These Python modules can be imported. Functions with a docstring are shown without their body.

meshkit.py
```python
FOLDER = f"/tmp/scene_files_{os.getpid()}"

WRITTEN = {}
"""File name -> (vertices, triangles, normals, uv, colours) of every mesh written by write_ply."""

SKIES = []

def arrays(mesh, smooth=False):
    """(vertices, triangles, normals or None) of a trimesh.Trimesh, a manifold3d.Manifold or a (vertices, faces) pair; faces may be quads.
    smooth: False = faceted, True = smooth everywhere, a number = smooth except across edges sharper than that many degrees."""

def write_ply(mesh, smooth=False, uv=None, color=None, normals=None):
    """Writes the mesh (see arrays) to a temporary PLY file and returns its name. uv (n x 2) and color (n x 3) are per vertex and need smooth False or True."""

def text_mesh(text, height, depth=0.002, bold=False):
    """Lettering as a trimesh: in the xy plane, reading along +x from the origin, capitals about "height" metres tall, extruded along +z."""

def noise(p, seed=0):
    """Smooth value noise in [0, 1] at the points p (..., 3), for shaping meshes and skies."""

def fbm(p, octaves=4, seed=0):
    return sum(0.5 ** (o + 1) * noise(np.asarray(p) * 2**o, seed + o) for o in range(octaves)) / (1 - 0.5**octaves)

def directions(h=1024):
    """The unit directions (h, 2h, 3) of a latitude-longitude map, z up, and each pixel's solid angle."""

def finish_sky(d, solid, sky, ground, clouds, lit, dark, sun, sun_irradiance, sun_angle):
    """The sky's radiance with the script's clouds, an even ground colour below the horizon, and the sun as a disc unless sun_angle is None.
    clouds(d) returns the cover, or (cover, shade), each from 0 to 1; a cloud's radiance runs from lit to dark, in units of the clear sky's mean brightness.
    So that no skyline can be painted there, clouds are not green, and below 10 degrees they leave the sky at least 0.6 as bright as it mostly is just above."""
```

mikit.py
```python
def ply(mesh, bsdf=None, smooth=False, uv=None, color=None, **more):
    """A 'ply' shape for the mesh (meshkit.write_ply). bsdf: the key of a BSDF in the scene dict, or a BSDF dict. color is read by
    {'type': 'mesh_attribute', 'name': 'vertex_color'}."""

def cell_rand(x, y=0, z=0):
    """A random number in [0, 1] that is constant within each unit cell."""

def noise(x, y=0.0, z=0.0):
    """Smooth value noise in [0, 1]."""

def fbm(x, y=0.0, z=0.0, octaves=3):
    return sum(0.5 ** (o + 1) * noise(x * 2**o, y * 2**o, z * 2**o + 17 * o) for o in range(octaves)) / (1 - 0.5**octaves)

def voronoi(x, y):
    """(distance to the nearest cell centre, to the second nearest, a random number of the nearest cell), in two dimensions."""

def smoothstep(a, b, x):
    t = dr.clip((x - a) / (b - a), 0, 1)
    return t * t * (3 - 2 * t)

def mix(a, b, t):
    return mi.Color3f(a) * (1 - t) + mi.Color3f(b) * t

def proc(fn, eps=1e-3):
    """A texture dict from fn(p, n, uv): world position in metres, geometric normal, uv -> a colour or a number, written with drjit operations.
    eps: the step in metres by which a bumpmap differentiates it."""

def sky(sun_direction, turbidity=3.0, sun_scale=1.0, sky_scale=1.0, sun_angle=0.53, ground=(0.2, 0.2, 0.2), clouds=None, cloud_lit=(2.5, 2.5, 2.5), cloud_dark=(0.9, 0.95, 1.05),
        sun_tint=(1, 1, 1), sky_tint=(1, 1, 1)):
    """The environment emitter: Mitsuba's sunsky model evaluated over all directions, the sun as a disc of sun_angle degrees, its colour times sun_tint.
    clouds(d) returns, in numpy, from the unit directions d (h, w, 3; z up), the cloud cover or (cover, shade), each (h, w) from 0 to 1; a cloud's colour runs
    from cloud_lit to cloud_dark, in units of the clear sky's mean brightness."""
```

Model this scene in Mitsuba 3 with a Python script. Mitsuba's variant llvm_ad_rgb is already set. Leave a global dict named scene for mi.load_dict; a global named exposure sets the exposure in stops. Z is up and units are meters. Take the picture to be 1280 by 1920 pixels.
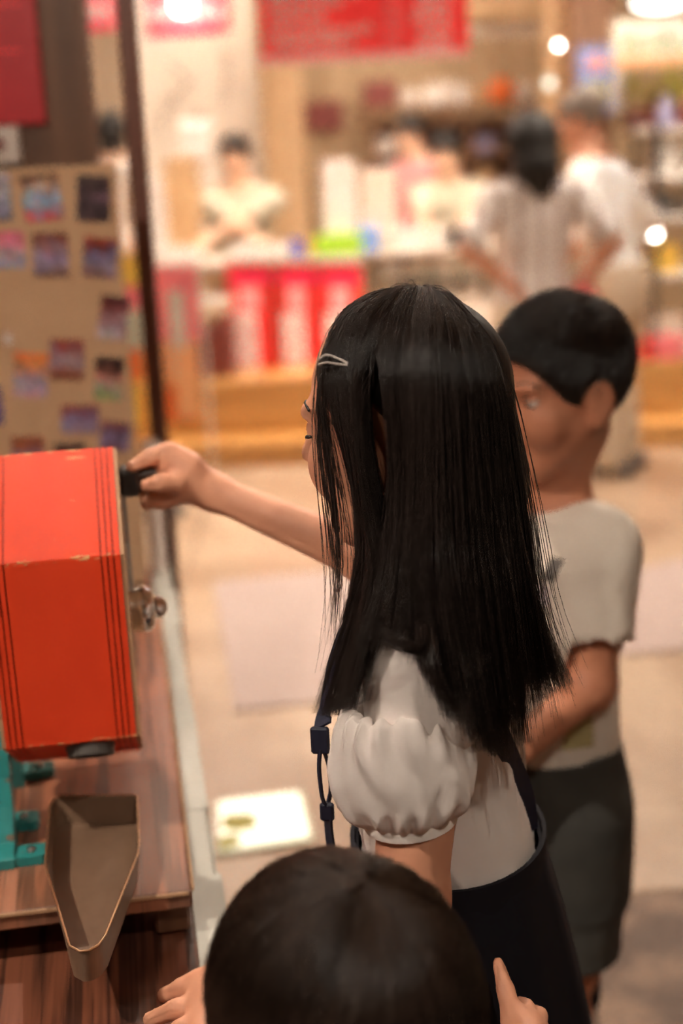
import math, os, random
import numpy as np, trimesh, manifold3d as m3d, shapely.geometry as sg
import drjit as dr, mitsuba as mi
import mikit, meshkit
from mikit import ply, proc, noise, fbm, mix, smoothstep

scene, labels = {}, {}
T = mi.ScalarTransform4f
rng = np.random.default_rng(7)

# ------------------------------------------------------------------ camera
CAM = np.array([0, 0, 1.5]); PITCH, ROLL, FPX = math.radians(15.5), math.radians(2.6), 2667.0
FW = np.array([0, math.cos(PITCH), -math.sin(PITCH)])
_r, _u = np.array([1.0, 0, 0]), np.array([0, math.sin(PITCH), math.cos(PITCH)])
RT = _r * math.cos(ROLL) - _u * math.sin(ROLL); UP = _u * math.cos(ROLL) + _r * math.sin(ROLL)
scene['camera'] = {'type': 'thinlens', 'fov': math.degrees(2 * math.atan(960 / FPX)), 'fov_axis': 'y',
                   'aperture_radius': 0.0106, 'focus_distance': 1.235, 'near_clip': 0.05, 'far_clip': 60.0,
                   'to_world': T().look_at(CAM.tolist(), (CAM + FW).tolist(), UP.tolist())}
exposure = 1.0

# ------------------------------------------------------------------ lights: (x, y, z, radius, radiance)
WARM = np.array([1.0, 0.86, 0.71])
DOWNLIGHTS = [
    # aisle
    (-0.9, 4.6, 2.95, 0.10, 95), (1.1, 4.7, 2.95, 0.10, 110),
    # over the counter and the customers
    (-1.6, 6.3, 2.95, 0.12, 165), (-0.5, 6.5, 2.95, 0.12, 165), (0.6, 6.4, 2.95, 0.12, 175), (1.7, 6.2, 2.95, 0.12, 190), (1.75, 5.2, 2.95, 0.10, 320),
    (-1.2, 8.6, 2.95, 0.12, 125), (0.0, 8.6, 2.95, 0.12, 100), (1.3, 8.8, 2.95, 0.12, 90)]
# spotlights over the drawing table, some added as unseen fill: position, aim, intensity, half-angle
SPOTS = [((-1.35, 0.35, 2.75), (-0.10, 1.15, 0.9), 8.0, 19), ((-0.55, 2.25, 2.90), (-0.18, 1.50, 0.9), 3.9, 27), ((-0.75, -0.60, 2.90), (-0.66, 2.50, 1.40), 7.5, 19), ((0.55, 2.9, 2.90), (0.34, 1.80, 1.00), 3.0, 15), ((0.50, -0.30, 2.90), (0.17, 1.30, 1.0), 2.0, 14)]
scene['hall_light'] = {'type': 'constant', 'radiance': {'type': 'rgb', 'value': [0.055, 0.036, 0.025]}}


def ray(px, py): return FW + RT * (px - 640) / FPX - UP * (py - 960) / FPX
def at(px, py, Y):                       # the point at distance Y in front of the camera's foot
    d = ray(px, py); return CAM + d * (Y / d[1])
def onz(px, py, z):
    d = ray(px, py); return CAM + d * ((z - CAM[2]) / d[2])
def onplane(px, py, p0, n):
    d = ray(px, py); return CAM + d * (((p0 - CAM) @ n) / (d @ n))


# ------------------------------------------------------------------ names
def numbered(name):
    if not any(k == name or k.startswith(name + '__') for k in list(scene) + list(labels)): return name
    i = 1
    while any(k == f'{name}_{i:03d}' or k.startswith(f'{name}_{i:03d}__') for k in list(scene) + list(labels)): i += 1
    return f'{name}_{i:03d}'


def thing(name, label, cat, group=None):
    key = numbered(name); labels[key] = {'label': label, 'category': cat}
    if group: labels[key]['group'] = group
    return key


def put(shape, name, parent=None, label=None, kind=None):
    key = numbered(f'{parent}__{name}' if parent else name)
    scene[key] = shape
    if label or kind: labels.setdefault(key, {}).update({k: v for k, v in (('label', label), ('kind', kind)) if v})
    return key


def add(name, mesh, bsdf, parent=None, smooth=False, label=None, kind=None, **kw):
    return put(ply(mesh, bsdf, smooth, **kw), name, parent, label, kind)


def single(name, mesh, bsdf, label, cat, group=None, smooth=False, **kw):
    key = numbered(name); scene[key] = ply(mesh, bsdf, smooth, **kw)
    labels[key] = {'label': label, 'category': cat}
    if group: labels[key]['group'] = group
    return key


# ------------------------------------------------------------------ materials
def mat(name, color, rough=0.55, spec=0.4, bump=None, bump_scale=0.001, **kw):
    c = proc(color, kw.pop('eps', 1e-3)) if callable(color) else {'type': 'rgb', 'value': list(color)}
    b = {'type': 'principled', 'base_color': c, 'roughness': rough, 'specular': spec, **kw}
    if bump is not None: b = {'type': 'bumpmap', 'arbitrary': proc(bump, 2e-4), 'scale': bump_scale, 'bsdf': b}
    scene[name] = {'type': 'twosided', 'bsdf': b}
    return name


BETA = math.radians(8.5); CB, SB = math.cos(BETA), math.sin(BETA)
E1, E2, EZ = np.array([CB, SB, 0]), np.array([-SB, CB, 0]), np.array([0, 0, 1.0])
A0 = np.array([-0.223, 1.45, 1.0])                     # the drum's axle at its right end
def W(u, v, z=0.0): return A0 + E1 * u + E2 * v + EZ * z   # table frame to world
FRAME = np.eye(4); FRAME[:3, :3] = np.stack([E1, E2, EZ], 1); FRAME[:3, 3] = A0
def uv_of(p):
    x, y = p.x - float(A0[0]), p.y - float(A0[1])
    return x * CB + y * SB, -x * SB + y * CB


def rosewood(p, n, t):
    u, v = uv_of(p)
    a = fbm(u * 140, v * 5, 3.0, 3); b = noise(u * 420, v * 9, 1.0); c = noise(u * 35, v * 2, 5.0)
    g = smoothstep(0.42, 0.62, a * 0.65 + c * 0.35) * 0.8 + b * 0.25
    return mix((0.155, 0.052, 0.028), (0.032, 0.013, 0.009), dr.clip(g, 0, 1))


def board_wood(p, n, t):
    u, v = uv_of(p)
    a = fbm(u * 110, v * 4, 9.0, 3); b = noise(u * 380, v * 8, 2.0)
    worn = smoothstep(0.25, 0.7, fbm(u * 14, v * 6, 4.0, 2)) * 0.25
    base = mix((0.25, 0.085, 0.042), (0.08, 0.028, 0.016), dr.clip(smoothstep(0.45, 0.62, a) * 0.8 + b * 0.2, 0, 1))
    return mix(base, (0.38, 0.22, 0.14), worn)


def plain_wood(c0, c1, s=30.0):
    def f(p, n, t):
        g = fbm(p.x * s + p.y * s * 0.3, p.z * s * 0.06, p.y * 2, 3)
        return mix(c0, c1, smoothstep(0.3, 0.7, g))
    return f


def step_wood(p, n, t):
    g = fbm(p.x * 1.5, p.z * 40 + p.y * 30, 1.0, 3)
    return mix((0.60, 0.33, 0.11), (0.45, 0.22, 0.065), smoothstep(0.3, 0.7, g))


def stone(p, n, t):
    a = fbm(p.x * 3, p.y * 3, 0.0, 4); b = noise(p.x * 90, p.y * 90, 0.0); c = noise(p.x * 220, p.y * 220, 2.0)
    return mix(mix((0.50, 0.37, 0.26), (0.38, 0.265, 0.18), smoothstep(0.35, 0.65, a)), (0.25, 0.16, 0.11), smoothstep(0.62, 0.9, b * 0.6 + c * 0.4) * 0.6)


def cardboard(p, n, t):
    rip = 0.5 + 0.5 * dr.sin(p.z * (2 * math.pi / 0.0085))
    f = fbm(p.x * 20, p.z * 60, 0.0, 2)
    return mix((0.56, 0.36, 0.215), (0.49, 0.305, 0.18), rip * 0.55 + f * 0.45)


# the drum's hexagon in the table frame (v, z): a broad front face, narrower faces above and below
def _hex():
    s, b, a = 0.194, 0.155, math.radians(90.5); p = np.array([-1.0, -0.0087]) * 0.1342 - 0.5 * s * np.array([math.cos(a), math.sin(a)]); out = []
    for i, L in enumerate((s, b, b, s, b, b)):
        out.append(p); p = p + L * np.array([math.cos(a - i * math.pi / 3), math.sin(a - i * math.pi / 3)])
    return np.array(out)
HEX, DRUM_W = _hex() + np.array([0.012, 0.004]), 0.137


def drum_paint(p, n, t):
    u, v = uv_of(p); z = p.z - float(A0[2])
    e = dr.minimum(dr.abs(u + 0.0085), dr.abs(u + DRUM_W + 0.0085))
    for hv, hz in HEX: e = dr.minimum(e, dr.sqrt(dr.square(v - float(hv)) + dr.square(z - float(hz))))
    w = noise(u * 300, v * 300, z * 300); w2 = noise(u * 60, v * 60, z * 60)
    chip = smoothstep(0.5, 0.75, w * 0.45 + w2 * 0.55) * (1 - smoothstep(0.0012, 0.0045, e))
    spots = smoothstep(0.83, 0.87, noise(u * 70, v * 70, z * 70)) * smoothstep(0.6, 0.8, w2) * 0.5
    tone = fbm(u * 18, v * 12, z * 8, 3)
    base = mix((0.64, 0.052, 0.017), (0.56, 0.039, 0.013), tone)
    for ug in (-0.0105, -0.0165, -0.0225, -DRUM_W + 0.009, -DRUM_W + 0.0150, -DRUM_W + 0.021): base = mix(base, (0.16, 0.02, 0.012), (1 - smoothstep(0.0006, 0.0011, dr.abs(u - (ug - 0.0085)))) * 0.6)   # groove shade painted in as dark lines
    return mix(base, (0.72, 0.45, 0.20), dr.clip(chip + spots, 0, 1))


def teal_paint(p, n, t):
    w = fbm(p.x * 60, p.y * 60, p.z * 60, 3)
    return mix((0.02, 0.19, 0.185), (0.20, 0.09, 0.05), smoothstep(0.66, 0.72, w) * 0.8)


def weave(p, n, t):
    k = 2 * math.pi / 0.0021
    return dr.sin((p.x + p.y) * k) * dr.sin(p.z * k) * 0.5 + 0.5


mat('rosewood', rosewood, 0.32, 0.5, clearcoat=0.3, clearcoat_gloss=0.75)
mat('board_wood', board_wood, 0.36, 0.5, clearcoat=0.25, clearcoat_gloss=0.7)
mat('raw_wood_edge', (0.34, 0.20, 0.11), 0.7)
mat('dark_wood', plain_wood((0.135, 0.060, 0.030), (0.08, 0.035, 0.018)), 0.5)
mat('pole_wood', plain_wood((0.13, 0.042, 0.024), (0.085, 0.027, 0.017)), 0.45)
mat('tan_wood', plain_wood((0.62, 0.42, 0.24), (0.53, 0.34, 0.18), 12), 0.5)
mat('shop_wall', plain_wood((0.45, 0.315, 0.19), (0.38, 0.26, 0.15), 12), 0.6)
mat('clip_metal', (0.50, 0.45, 0.42), 0.25, 0.8)
mat('brown_wood', plain_wood((0.24, 0.125, 0.068), (0.18, 0.09, 0.048), 12), 0.5)
mat('shelf_wood', (0.20, 0.10, 0.05), 0.5)
mat('step_wood', step_wood, 0.3, 0.5)
mat('stone', stone, 0.30, 0.45)
def granite(p, n, t):
    a = fbm(p.x * 9, p.y * 9, 0.0, 4); b = noise(p.x * 120, p.y * 120, 0.0)
    return mix(mix((0.25, 0.155, 0.10), (0.105, 0.058, 0.036), smoothstep(0.35, 0.65, a)), (0.07, 0.04, 0.026), smoothstep(0.6, 0.9, b) * 0.6)
mat('granite', granite, 0.6, 0.3)
mat('stone_joint', (0.20, 0.14, 0.10), 0.8)
mat('mat_lilac', (0.50, 0.40, 0.37), 0.85, 0.2)
mat('cardboard', cardboard, 0.8, 0.2, bump=lambda p, n, t: 0.5 + 0.5 * dr.sin(p.z * (2 * math.pi / 0.0085)), bump_scale=0.0004)
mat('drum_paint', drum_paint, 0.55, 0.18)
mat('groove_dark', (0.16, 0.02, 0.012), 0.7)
mat('teal_paint', teal_paint, 0.35, 0.5)
mat('chrome', (0.88, 0.88, 0.86), 0.05, metallic=1.0)
mat('steel', (0.42, 0.40, 0.37), 0.35, metallic=1.0)
mat('tray_metal', lambda p, n, t: mix((0.19, 0.118, 0.075), (0.135, 0.082, 0.052), fbm(p.x * 40, p.y * 40, p.z * 40, 3)), 0.5, 0.6, metallic=0.25)
mat('tray_rim', (0.72, 0.46, 0.27), 0.3, metallic=0.9)
mat('handle_wood', (0.028, 0.012, 0.008), 0.35)
mat('edge_tape', lambda p, n, t: mix((0.36, 0.37, 0.33), (0.52, 0.51, 0.46), fbm(p.x * 30, p.y * 9, p.z * 30, 3)), 0.25, 0.6)
scene['vinyl'] = {'type': 'thindielectric', 'int_ior': 1.45}
mat('red_board', (0.42, 0.012, 0.018), 0.45)
mat('paper', (0.80, 0.72, 0.66), 0.7, 0.2)
mat('white', (0.84, 0.80, 0.74), 0.5)
mat('plaster', (0.72, 0.58, 0.43), 0.8, 0.2)
mat('ceiling_paint', (0.55, 0.42, 0.30), 0.9, 0.1)
mat('cream_cloth', (0.80, 0.71, 0.60), 0.8, 0.2)
mat('ink', (0.52, 0.44, 0.37), 0.8, 0.1)
mat('sign_red', (0.82, 0.035, 0.035), 0.45)
mat('sign_rose', (0.86, 0.17, 0.20), 0.5)
mat('sign_pink', (0.88, 0.42, 0.42), 0.5)
mat('magenta', (0.80, 0.02, 0.10), 0.5)
mat('lettering', (0.93, 0.84, 0.80), 0.6)
mat('maroon', (0.16, 0.035, 0.03), 0.5)
mat('black', (0.02, 0.018, 0.017), 0.4)
mat('charcoal', (0.06, 0.055, 0.05), 0.5)
mat('orange', (0.78, 0.17, 0.03), 0.4)
mat('peach', (0.86, 0.45, 0.22), 0.5)
mat('pink', (0.86, 0.22, 0.25), 0.5)
mat('yellow', (0.85, 0.55, 0.10), 0.5)
mat('lime', (0.36, 0.62, 0.03), 0.5)
mat('olive', (0.38, 0.34, 0.05), 0.6)
mat('blue', (0.20, 0.38, 0.80), 0.5)
mat('navy_item', (0.08, 0.08, 0.38), 0.5)
mat('poster_blue', (0.22, 0.29, 0.56), 0.5)
mat('violet', (0.30, 0.28, 0.42), 0.5)
mat('green_ink', (0.22, 0.35, 0.12), 0.6)
mat('glassy', (0.62, 0.64, 0.52), 0.15, 0.6)
mat('tan_box', (0.58, 0.38, 0.20), 0.7)
scene['glass'] = {'type': 'thindielectric'}
mat('ceramic', (0.78, 0.70, 0.62), 0.25, 0.6)
scene['print'] = {'type': 'twosided', 'bsdf': {'type': 'principled', 'base_color': {'type': 'mesh_attribute', 'name': 'vertex_color'}, 'roughness': 0.35}}

def skin_tone(c):
    def f(p, n, t):
        a = fbm(p.x * 60, p.y * 60, p.z * 60, 2)
        return mix(c, (c[0] * 0.9, c[1] * 0.8, c[2] * 0.78), a)
    return f
mat('skin', skin_tone((0.62, 0.31, 0.195)), 0.5, 0.35)
mat('skin_tan', skin_tone((0.47, 0.205, 0.12)), 0.5, 0.3)
mat('skin_pale', (0.80, 0.52, 0.36), 0.5, 0.35)
mat('lips', (0.50, 0.17, 0.13), 0.4)
mat('nail', (0.72, 0.42, 0.32), 0.3, 0.5)
mat('eye_white', (0.55, 0.50, 0.46), 0.2)
mat('iris', (0.03, 0.016, 0.01), 0.15)
mat('hair_base', (0.008, 0.006, 0.005), 0.55, 0.3)
mat('hair', (0.012, 0.008, 0.0068), 0.28, 0.6)
mat('hair_brown', (0.024, 0.014, 0.010), 0.28, 0.8)
mat('hair_grey', (0.12, 0.09, 0.07), 0.5)
mat('shirt_white', (0.80, 0.735, 0.70), 0.75, 0.25, bump=weave, bump_scale=0.00022, sheen=0.3)
mat('piping', (0.84, 0.78, 0.74), 0.7)
mat('navy_cloth', (0.0075, 0.008, 0.013), 0.8, 0.2)
mat('strap', (0.009, 0.011, 0.026), 0.6, 0.3)
mat('tee_grey', lambda p, n, t: mix((0.76, 0.69, 0.61), (0.68, 0.60, 0.52), fbm(p.x * 20, p.y * 20, p.z * 20, 2)), 0.8, 0.2)
mat('tee_print', (0.075, 0.065, 0.06), 0.8)
mat('tee_print_lilac', (0.40, 0.33, 0.36), 0.8)
mat('tee_print_olive', (0.42, 0.36, 0.17), 0.8)
mat('shorts', lambda p, n, t: mix((0.035, 0.037, 0.036), (0.07, 0.068, 0.06), fbm(p.x * 25, p.y * 25, p.z * 18, 3)), 0.85, 0.2)
mat('sock', (0.72, 0.66, 0.60), 0.85, 0.2)
mat('shoe', (0.10, 0.09, 0.09), 0.6)
mat('shirt_staff', (0.62, 0.58, 0.45), 0.8, 0.2)
mat('shirt_customer', (0.90, 0.86, 0.80), 0.8, 0.2)
mat('striped', lambda p, n, t: mix((0.84, 0.79, 0.75), (0.42, 0.34, 0.31), smoothstep(0.55, 0.95, 0.5 + 0.5 * dr.sin((p.x + 0.3 * p.y) * (2 * math.pi / 0.075)))), 0.8, 0.2)
mat('trousers', (0.72, 0.60, 0.46), 0.8, 0.2)
mat('kid_shirt', (0.15, 0.12, 0.12), 0.8, 0.2)
def glow(name, rgb, v):
    return {'type': 'area', 'radiance': {'type': 'rgb', 'value': [float(c * v) for c in rgb]}}


# ------------------------------------------------------------------ mesh tools
def box(sx, sy, sz, c=(0, 0, 0), b=0.0):
    """A box with chamfered edges, b metres."""
    s = np.array([sx, sy, sz]) / 2
    if b <= 0:
        m = trimesh.creation.box((sx, sy, sz))
    else:
        pts = [np.array([i, j, k]) * (s - np.array(d) * b) for i in (-1, 1) for j in (-1, 1) for k in (-1, 1) for d in ((1, 1, 0), (1, 0, 1), (0, 1, 1))]
        m = trimesh.Trimesh(np.array(pts)).convex_hull
    m.apply_translation(c); return m


def tf(m, M):
    m = m.copy(); m.apply_transform(M); return m
def framed(m, M=FRAME): return tf(m, M)
def fm(x, y, z): 
    M = np.eye(4); M[:3, :3] = np.stack([x, y, z], 1); return M
def place(m, loc, rz=0.0):
    M = trimesh.transformations.rotation_matrix(rz, [0, 0, 1]); M[:3, 3] = loc; return tf(m, M)
def cat(*ms): return trimesh.util.concatenate([m for x in ms for m in (x if isinstance(x, (list, tuple)) else [x])])


def lathe(profile, n=32, M=None):
    m = trimesh.creation.revolve(np.array(profile, float), sections=n)
    return m if M is None else tf(m, M)


def tube(pts, r, sides=10, cap=True, flat=None):
    """Sweep of a circle (or, flat=(w, t, normal), of a rectangle) along a polyline."""
    p = np.asarray(pts, float); t = np.gradient(p, axis=0); t /= np.linalg.norm(t, axis=1, keepdims=True)
    if flat is None:
        a = np.cross(t, [0.13, 0.2, 0.97]); a /= np.linalg.norm(a, axis=1, keepdims=True); b = np.cross(t, a)
        ang = np.arange(sides) * 2 * np.pi / sides
        prof = np.stack([np.cos(ang), np.sin(ang)], 1); rr = np.broadcast_to(np.asarray(r, float), (len(p),))
        v = p[:, None] + rr[:, None, None] * (prof[None, :, :1] * a[:, None] + prof[None, :, 1:] * b[:, None])
    else:
        w, th, nrm = flat; nrm = np.broadcast_to(np.asarray(nrm, float), p.shape)
        a = np.cross(t, nrm); a /= np.linalg.norm(a, axis=1, keepdims=True); b = np.cross(a, t)
        prof = np.array([[-.5, -.5], [.5, -.5], [.5, .5], [-.5, .5]]); sides = 4
        ww = np.broadcast_to(np.asarray(w, float), (len(p),))
        v = p[:, None] + prof[None, :, :1] * ww[:, None, None] * a[:, None] + prof[None, :, 1:] * th * b[:, None]
    k = len(p); i, j = np.meshgrid(np.arange(k - 1), np.arange(sides), indexing='ij')
    q = np.stack([i * sides + j, i * sides + (j + 1) % sides, (i + 1) * sides + (j + 1) % sides, (i + 1) * sides + j], -1).reshape(-1, 4)
    f = np.vstack([q[:, [0, 1, 2]], q[:, [0, 2, 3]]]); v = v.reshape(-1, 3)
    if cap:
        v = np.vstack([v, p[:1], p[-1:]]); s = np.arange(sides); e = (k - 1) * sides
        f = np.vstack([f, np.stack([s * 0 + len(v) - 2, (s + 1) % sides, s], 1), np.stack([s * 0 + len(v) - 1, e + s, e + (s + 1) % sides], 1)])
    m = trimesh.Trimesh(v, f, process=False); m.fix_normals(); return m


def spline(pts, n):
    """Catmull-Rom through the points (rows), n samples."""
    p = np.asarray(pts, float); p = np.vstack([2 * p[0] - p[1], p, 2 * p[-1] - p[-2]])
    s = np.linspace(0, len(p) - 3 - 1e-6, n); i = s.astype(int); t = (s - i)[:, None]
    a, b, c, d = p[i], p[i + 1], p[i + 2], p[i + 3]
    return 0.5 * (2 * b + (c - a) * t + (2 * a - 5 * b + 4 * c - d) * t**2 + (3 * b - a - 3 * c + d) * t**3)


# ------------------------------------------------------------------ implicit surfaces: smooth unions of bones, meshed by surface nets
def cone(a, b, ra, rb, k=0.02, sub=False):
    a, b = np.asarray(a, float), np.asarray(b, float); ba = b - a; L = max(ba @ ba, 1e-12)
    lo, hi = np.minimum(a - ra, b - rb), np.maximum(a + ra, b + rb)
    def f(P):
        q = P - a; t = np.clip(q @ ba / L, 0, 1)
        return np.sqrt(((q - t[..., None] * ba) ** 2).sum(-1)) - (ra + (rb - ra) * t)
    return f, lo, hi, k, sub


def ell(c, r, M=None, k=0.02, sub=False):
    c, r = np.asarray(c, float), np.asarray(r, float); M = np.eye(3) if M is None else np.asarray(M)   # M's columns: the axes
    e = np.sqrt(((M * r) ** 2).sum(1))
    def f(P):
        q = (P - c) @ M; k0 = np.sqrt(((q / r) ** 2).sum(-1)); k1 = np.sqrt(((q / r**2) ** 2).sum(-1))
        return k0 * (k0 - 1) / np.maximum(k1, 1e-9)
    return f, c - e, c + e, k, sub


def loft(sec, M=None, o=(0, 0, 0), k=0.02, sub=False, power=2.2):
    """Stack of rounded cross-sections: rows (z, cx, cy, rx, ry) in the frame M, o."""
    s = np.asarray(sec, float); s = s[np.argsort(s[:, 0])]; M = np.eye(3) if M is None else np.asarray(M); o = np.asarray(o, float)
    from scipy.interpolate import PchipInterpolator
    P_ = PchipInterpolator(s[:, 0], s[:, 1:])
    zt = np.linspace(s[0, 0], s[-1, 0], 200); tab = P_(zt)
    R_ = s[:, 3:].max(); lo3 = np.array([(s[:, 1] - s[:, 3]).min(), (s[:, 2] - s[:, 4]).min(), s[0, 0]]); hi3 = np.array([(s[:, 1] + s[:, 3]).max(), (s[:, 2] + s[:, 4]).max(), s[-1, 0]])
    cor = np.array([[(lo3, hi3)[i][0], (lo3, hi3)[j][1], (lo3, hi3)[l][2]] for i in (0, 1) for j in (0, 1) for l in (0, 1)]) @ M.T + o
    def f(P):
        q = (P - o) @ M; z = np.clip(q[..., 2], s[0, 0], s[-1, 0])
        cx, cy, rx, ry = (np.interp(z, zt, tab[:, i]) for i in range(4))
        d = ((np.abs((q[..., 0] - cx) / rx) ** power + np.abs((q[..., 1] - cy) / ry) ** power) ** (1 / power) - 1) * np.minimum(rx, ry)
        return np.maximum(d, np.abs(q[..., 2] - (s[0, 0] + s[-1, 0]) / 2) - (s[-1, 0] - s[0, 0]) / 2)
    return f, cor.min(0), cor.max(0), k, sub


def inflate(prims, e):
    return [((lambda g: (lambda P: g(P) - e))(f), lo - e, hi + e, k, s) for f, lo, hi, k, s in prims]


def field(prims, h, lo=None, hi=None, clip=None):
    pl = [p for p in prims if not p[4]]
    lo = (np.min([p[1] for p in pl], 0) if lo is None else np.asarray(lo, float)) - 3 * h
    hi = (np.max([p[2] for p in pl], 0) if hi is None else np.asarray(hi, float)) + 3 * h
    n = np.ceil((hi - lo) / h).astype(int) + 1
    D = np.full(n, 0.08, np.float32); ax = [lo[i] + h * np.arange(n[i]) for i in range(3)]
    for f, a, b, k, sub in prims:
        m = 1.2 * k + 3 * h
        i0 = np.clip(np.floor((a - m - lo) / h).astype(int), 0, n); i1 = np.clip(np.ceil((b + m - lo) / h).astype(int) + 1, 0, n)
        if (i1 <= i0).any(): continue
        sl = tuple(slice(i0[i], i1[i]) for i in range(3))
        P = np.stack(np.meshgrid(*[ax[i][sl[i]] for i in range(3)], indexing='ij'), -1).astype(np.float32)
        d = f(P).astype(np.float32); g = D[sl]
        if sub:
            t = np.clip(0.5 - 0.5 * (g + d) / max(k, 1e-6), 0, 1); D[sl] = g + (-d - g) * t + k * t * (1 - t)
        else:
            t = np.clip(0.5 + 0.5 * (g - d) / max(k, 1e-6), 0, 1); D[sl] = g + (d - g) * t - k * t * (1 - t)
    if clip is not None:
        P = np.stack(np.meshgrid(*ax, indexing='ij'), -1).astype(np.float32)
        D = np.maximum(D, clip(P).astype(np.float32))
    D[0], D[-1], D[:, 0], D[:, -1], D[:, :, 0], D[:, :, -1] = 1, 1, 1, 1, 1, 1
    return D, lo, h


def nets(D, lo, h):
    S = D < 0; c = S[:-1, :-1, :-1].astype(np.int8)
    for i in (0, 1):
        for j in (0, 1):
            for k in (0, 1):
                if i or j or k: c = c + S[i:i + S.shape[0] - 1, j:j + S.shape[1] - 1, k:k + S.shape[2] - 1]
    I = np.argwhere((c > 0) & (c < 8)); idx = np.full(c.shape, -1, np.int32); idx[tuple(I.T)] = np.arange(len(I))
    acc = np.zeros((len(I), 3)); cnt = np.zeros(len(I)); corners = [(i, j, k) for i in (0, 1) for j in (0, 1) for k in (0, 1)]
    for a in corners:
        for ax in range(3):
            if a[ax]: continue
            b = list(a); b[ax] = 1
            da, db = D[tuple((I + a).T)], D[tuple((I + b).T)]; x = (da < 0) != (db < 0)
            t = np.where(x, da / np.where(x, da - db, 1), 0); p = np.repeat(np.array(a, float)[None], len(I), 0); p[:, ax] = t
            acc += p * x[:, None]; cnt += x
    V = lo + h * (I + acc / np.maximum(cnt, 1)[:, None]); F = []
    for ax in range(3):
        u, v = (ax + 1) % 3, (ax + 2) % 3
        s0 = [slice(None)] * 3; s1 = [slice(None)] * 3; s0[ax] = slice(0, -1); s1[ax] = slice(1, None)
        E = np.argwhere(S[tuple(s0)] != S[tuple(s1)]); E = E[(E[:, u] > 0) & (E[:, v] > 0)]
        q = []
        for du, dv in ((1, 1), (0, 1), (0, 0), (1, 0)):
            e = E.copy(); e[:, u] -= du; e[:, v] -= dv; q.append(idx[tuple(e.T)])
        q = np.stack(q, 1); flip = ~S[tuple(E.T)]
        q[flip] = q[flip][:, ::-1]; F.append(q)
    q = np.vstack(F); q = q[(q >= 0).all(1)]
    m = trimesh.Trimesh(V, np.vstack([q[:, [0, 1, 2]], q[:, [0, 2, 3]]]), process=False)
    return m


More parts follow.
